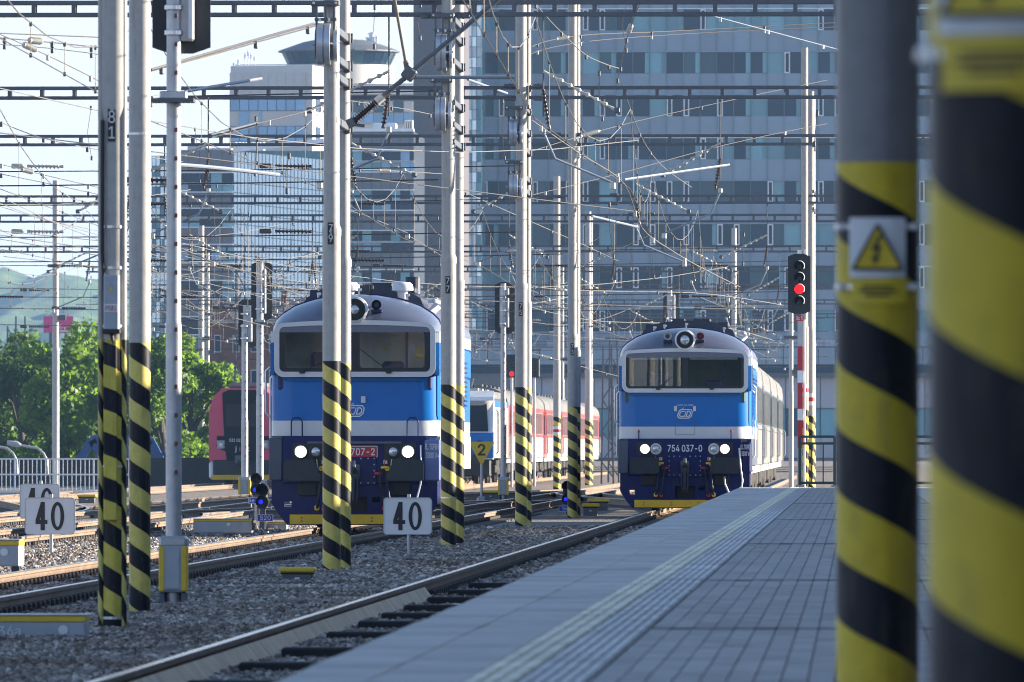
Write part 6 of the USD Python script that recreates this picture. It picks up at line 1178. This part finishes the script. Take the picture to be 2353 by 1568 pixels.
# far signals showing red between the masts
for X, Y0, Y1, D, lit, lab in ((1176, 815, 868, 440, True, 'far dark signal showing red beside mast 75'), (1228, 824, 868, 450, False, 'far dark unlit signal right of mast 75')):
    s = FPX / D; n = CX + (X - 1968) / s; t = thing('far_signal', lab, 'signal', (n, ydep(n, D), 0)); z = lambda Y: EYE + (HORIZ - Y) / s
    part(t, 'post', MB().cyl((0, .1, 0), (0, .1, z(Y1)), .06, 8), M['galvanised']); part(t, 'back_board', MB().bb(-.24, .24, 0, .12, z(Y1), z(Y0), b=.04), M['black_paint'])
    for i in range(3): part(t, 'lens', MB().lathe([(.1, 0), (.05, .03), (0, .035)], (0, -.01, z(Y1) + (.16 + i * .3)), axis='y', seg=14), M['red_lamp'] if lit and i == 0 else M['dark_window'])
# dwarf signals
M['blue_lamp'] = emis('blue_lamp', (.01, .02, 1.0), .6)
def dwarf(X, D, Yt, Yb, lab, plate, px, py, txt, side=0):
    s = FPX / D; n = CX + (X - 1968) / s; t = thing('dwarf_signal', lab, 'signal', (n, ydep(n, D), 0)); z = lambda Y: EYE + (HORIZ - Y) / s; h = z(Yt) - z(Yb)
    part(t, 'body', MB().bb(-.1, .1, -.05, .15, z(Yb), z(Yt) - .1, b=.03).cyl((0, -.06, z(Yt) - .12), (0, .12, z(Yt) - .12), .13, 18).cyl((0, -.06, z(Yb) + .14), (0, .12, z(Yb) + .14), .13, 18), M['black_paint'], smooth=35)
    for i, (zz, mt) in enumerate(((z(Yt) - .12, 'dark_window'), (z(Yb) + .14, 'blue_lamp'))):
        th = np.linspace(-.5, math.pi + .5, 13); v = [(.125 * math.cos(a), -.06 - dd, zz + .125 * math.sin(a)) for dd in (0, .22) for a in th]; part(t, 'hood', MB().raw(v, [(k, k + 1, 14 + k, 13 + k) for k in range(12)]).raw(v, [(k + 1, k, 13 + k, 14 + k) for k in range(12)]), M['black_paint'])
        part(t, 'lens', MB().lathe([(.045 if i else .09, 0), (.03, .02), (0, .025)], (-.03 if i else 0, -.07, zz), axis='y', seg=18), M[mt], smooth=50)
    part(t, 'foot', MB().bb(-.06, .06, -.04, .08, -.05, z(Yb) + .02), M['bracket_steel'])
    pl = part(t, 'name_plate', MB().front(rrect(-.15, .15, -.065, .065, .008), (px - X) / s, -.1, z(py), .008), M['sign_blue']); part(pl, 'rim', MB().front(rrect(-.155, .155, -.07, .07, .01).difference(rrect(-.147, .147, -.062, .062, .008)), (px - X) / s, -.104, z(py), .006), M['sign_white']); part(pl, 'lettering', MB().mesh(words(txt, .085, depth=.003), tfront((px - X) / s, -.11, z(py))), M['sign_white'])
    part(pl, 'plate_post', MB().bb((px - X) / s - .02, (px - X) / s + .02, -.09, -.05, -.05, z(py) - .05), M['galvanised'])
dwarf(590, 235, 1088, 1140, 'dark dwarf signal with blue light left of the left locomotive, farther one', None, 588, 1150, 'Se 25')
dwarf(604, 205, 1112, 1170, 'dark dwarf signal with blue light and plate S20 beside the left locomotive', None, 611, 1190, 'S20')
dwarf(1303, 262, 1106, 1160, 'dark dwarf signal with blue light beside mast 73', None, 1299, 1169, 'Se')

# ------------------------------------------------------------------ small trackside things
def wbox(name, lab, X0, X1, Yt, Yb, D, txt=None, dot=None, cat='cable box', stripe=.32, depth=.5):
    s = FPX / D; z1, z0 = EYE + (HORIZ - Yt) / s, EYE + (HORIZ - Yb) / s; n = CX + ((X0 + X1) / 2 - 1968) / s; w = (X1 - X0) / s; t = thing(name, lab, cat, (n, ydep(n, D), z0)); h = z1 - z0
    part(t, 'body', MB().bb(-w / 2, w / 2, 0, depth, -.1, h * (1 - stripe), b=.01), M['box_grey']); part(t, 'yellow_stripe', MB().bb(-w / 2 - .004, w / 2 + .004, -.004, depth, h * (1 - stripe), h * .93, b=.006), M['box_yellow']); part(t, 'lid', MB().bb(-w / 2 - .01, w / 2 + .01, -.012, depth + .01, h * .93, h, b=.008), M['galvanised'])
    if txt: part(t, 'lettering', MB().mesh(words(txt, h * .40, depth=.003), tfront(-w * .14 if txt == '36a' else 0, -.003, h * .3)), M['sign_white'])
    if dot is not None: part(t, 'white_dot', MB().lathe([(h * .22, 0), (h * .2, .008), (0, .009)], (dot * w / 2, -.001, h * .32), axis='y', seg=20), M['sign_white'])
wbox('cable_box', 'long grey box with yellow stripe marked 36a in the lower left corner', -75, 197, 1412, 1466, 89, '36a', .63)
wbox('cable_box', 'small grey and yellow box at the left edge behind the post 31', -40, 45, 1240, 1283, 128, None, .2, depth=.8)
wbox('cable_box', 'grey box with yellow stripe left of plate S20', 505, 585, 1202, 1222, 200, None, .5); wbox('cable_box', 'grey box with yellow stripe between plate S20 and the left locomotive', 612, 660, 1199, 1217, 205, None, .0); wbox('cable_box', 'grey and yellow box right of the white signal mast behind the track', 445, 580, 1192, 1212, 190, None, .2)
def lowbox(X0, X1, Yt, Yb, D, lab):
    s = FPX / D; z1, z0 = EYE + (HORIZ - Yt) / s, EYE + (HORIZ - Yb) / s; n = CX + ((X0 + X1) / 2 - 1968) / s; w = (X1 - X0) / s; h = z1 - z0; t = thing('track_box', lab, 'track box', (n, ydep(n, D), z0))
    part(t, 'body', MB().bb(-w * .42, w * .42, .02, .36, -.06, h * .66, b=.015), M['bracket_steel']); part(t, 'yellow_lid', MB().bb(-w / 2, w / 2, 0, .4, h * .66, h, b=.02), M['box_yellow']); part(t, 'edge', MB().bb(-w * .46, w * .46, .01, .39, h * .52, h * .66, b=.01), M['black_paint']); part(t, 'label_plate', MB().front(rrect(-.03, .03, -.012, .012, .003), .0, .02, h * .25, .005), M['sign_white'])
lowbox(641, 725, 1304, 1338, DS(188), 'low dark box with yellow lid on the ballast left of mast 79'); lowbox(1337, 1377, 1157, 1180, 255, 'low box with yellow lid right of mast 73, nearer one'); lowbox(1350, 1400, 1146, 1168, 275, 'low box with yellow lid right of mast 73, farther one'); lowbox(1105, 1150, 1127, 1145, 330, 'low yellow lidded box right of the triangle sign'); lowbox(1520, 1560, 1108, 1125, 420, 'far low box by the middle track'); lowbox(178, 222, 1137, 1152, 300, 'low yellow lidded box behind the left 40 sign')
s = FPX / 115; n = CX + (37 - 1968) / (FPX / 132); D = 132; s = FPX / D; t = thing('marker_post', 'small dark post with plate 31 at the left edge', 'post', (n, ydep(n, D), 0)); z = lambda Y: EYE + (HORIZ - Y) / s
part(t, 'post', MB().bb(-.055, .055, -.03, .05, -.05, z(1245), b=.008), M['black_paint']); pl = part(t, 'plate', MB().front(rrect(-.08, .08, z(1248), z(1233), .005), 0, -.035, 0, .02), M['bracket_steel']); part(pl, 'digits', MB().mesh(words('3', .065, depth=.003), tfront(-.04, -.056, z(1240))).mesh(words('1', .065, depth=.003), tfront(.04, -.056, z(1240))), M['sign_white'])
# green railing at the platform end
mk('railing_green', (.012, .05, .05), .45, var=.15)
D = 246; s = FPX / D; x0 = CX + (1838 - 1968) / s; y = ydep(6, D); t = thing('green_railing', 'dark green tube railing at the end of the platform', 'railing', (x0, y, .45)); H = (1117 - 1003) / s + .35 - .05
for xa, xb in ((0, .82), (.86, 3.2)):
    for z in (.38, H - .16, H): part(t, 'rail', MB().bb(xa, xb, -.025, .025, z - .03, z + .03), M['railing_green'])
for x in (.0, .82, .9, 1.7, 2.5, 3.2): part(t, 'post', MB().bb(x - .035, x + .035, -.035, .035, 0, H), M['railing_green'])
for x in (.28, .55, 1.1, 1.4): part(t, 'bar', MB().bb(x - .015, x + .015, -.015, .015, .38, H - .16), M['railing_green'])
part(t, 'foot', MB().bb(-.1, .1, -.1, .1, .28, .33).bb(.74, .98, -.1, .1, .28, .33), M['concrete'])
# litter on the ballast
for i, (X, Y, w, lab) in enumerate(((1003, 1230, 14, 'small white scrap of litter right of the 40 sign'), (1125, 1222, 18, 'white scrap of litter on the ballast right of mast 77'), (1035, 1238, 16, 'pale blue scrap of litter by the foot of mast 77'))):
    D = FPX * EYE / (Y - HORIZ); n = CX + (X - 1968) * D / FPX; v = np.array([(-.5, 0, 0), (.4, -.3, .1), (.5, .3, .25), (-.3, .4, .3), (0, .05, .4)]) * w * D / FPX
    single('litter', MB().raw(v, [(0, 1, 4), (1, 2, 4), (2, 3, 4), (3, 0, 4)]), M['sign_white'], lab, 'litter', loc=(n, ydep(n, D), .05))
# ------------------------------------------------------------------ the air between here and the hills
usdkit.material(stage, '/World/Looks/haze_air', {'v': ('principled_volume', {'color': (.38, .64, 1.0), 'density': .00009, 'anisotropy': .1})}, [], volume='v.volume')
hb = MB().bb(-7000, 7000, -400, 7500, -2, 110)
p = usdkit.mesh(stage, '/World/haze', hb.data(), '/World/Looks/haze_air'); tag(p.GetPrim(), 'thin blue haze over the yard and the far hills', 'haze', kind='stuff')
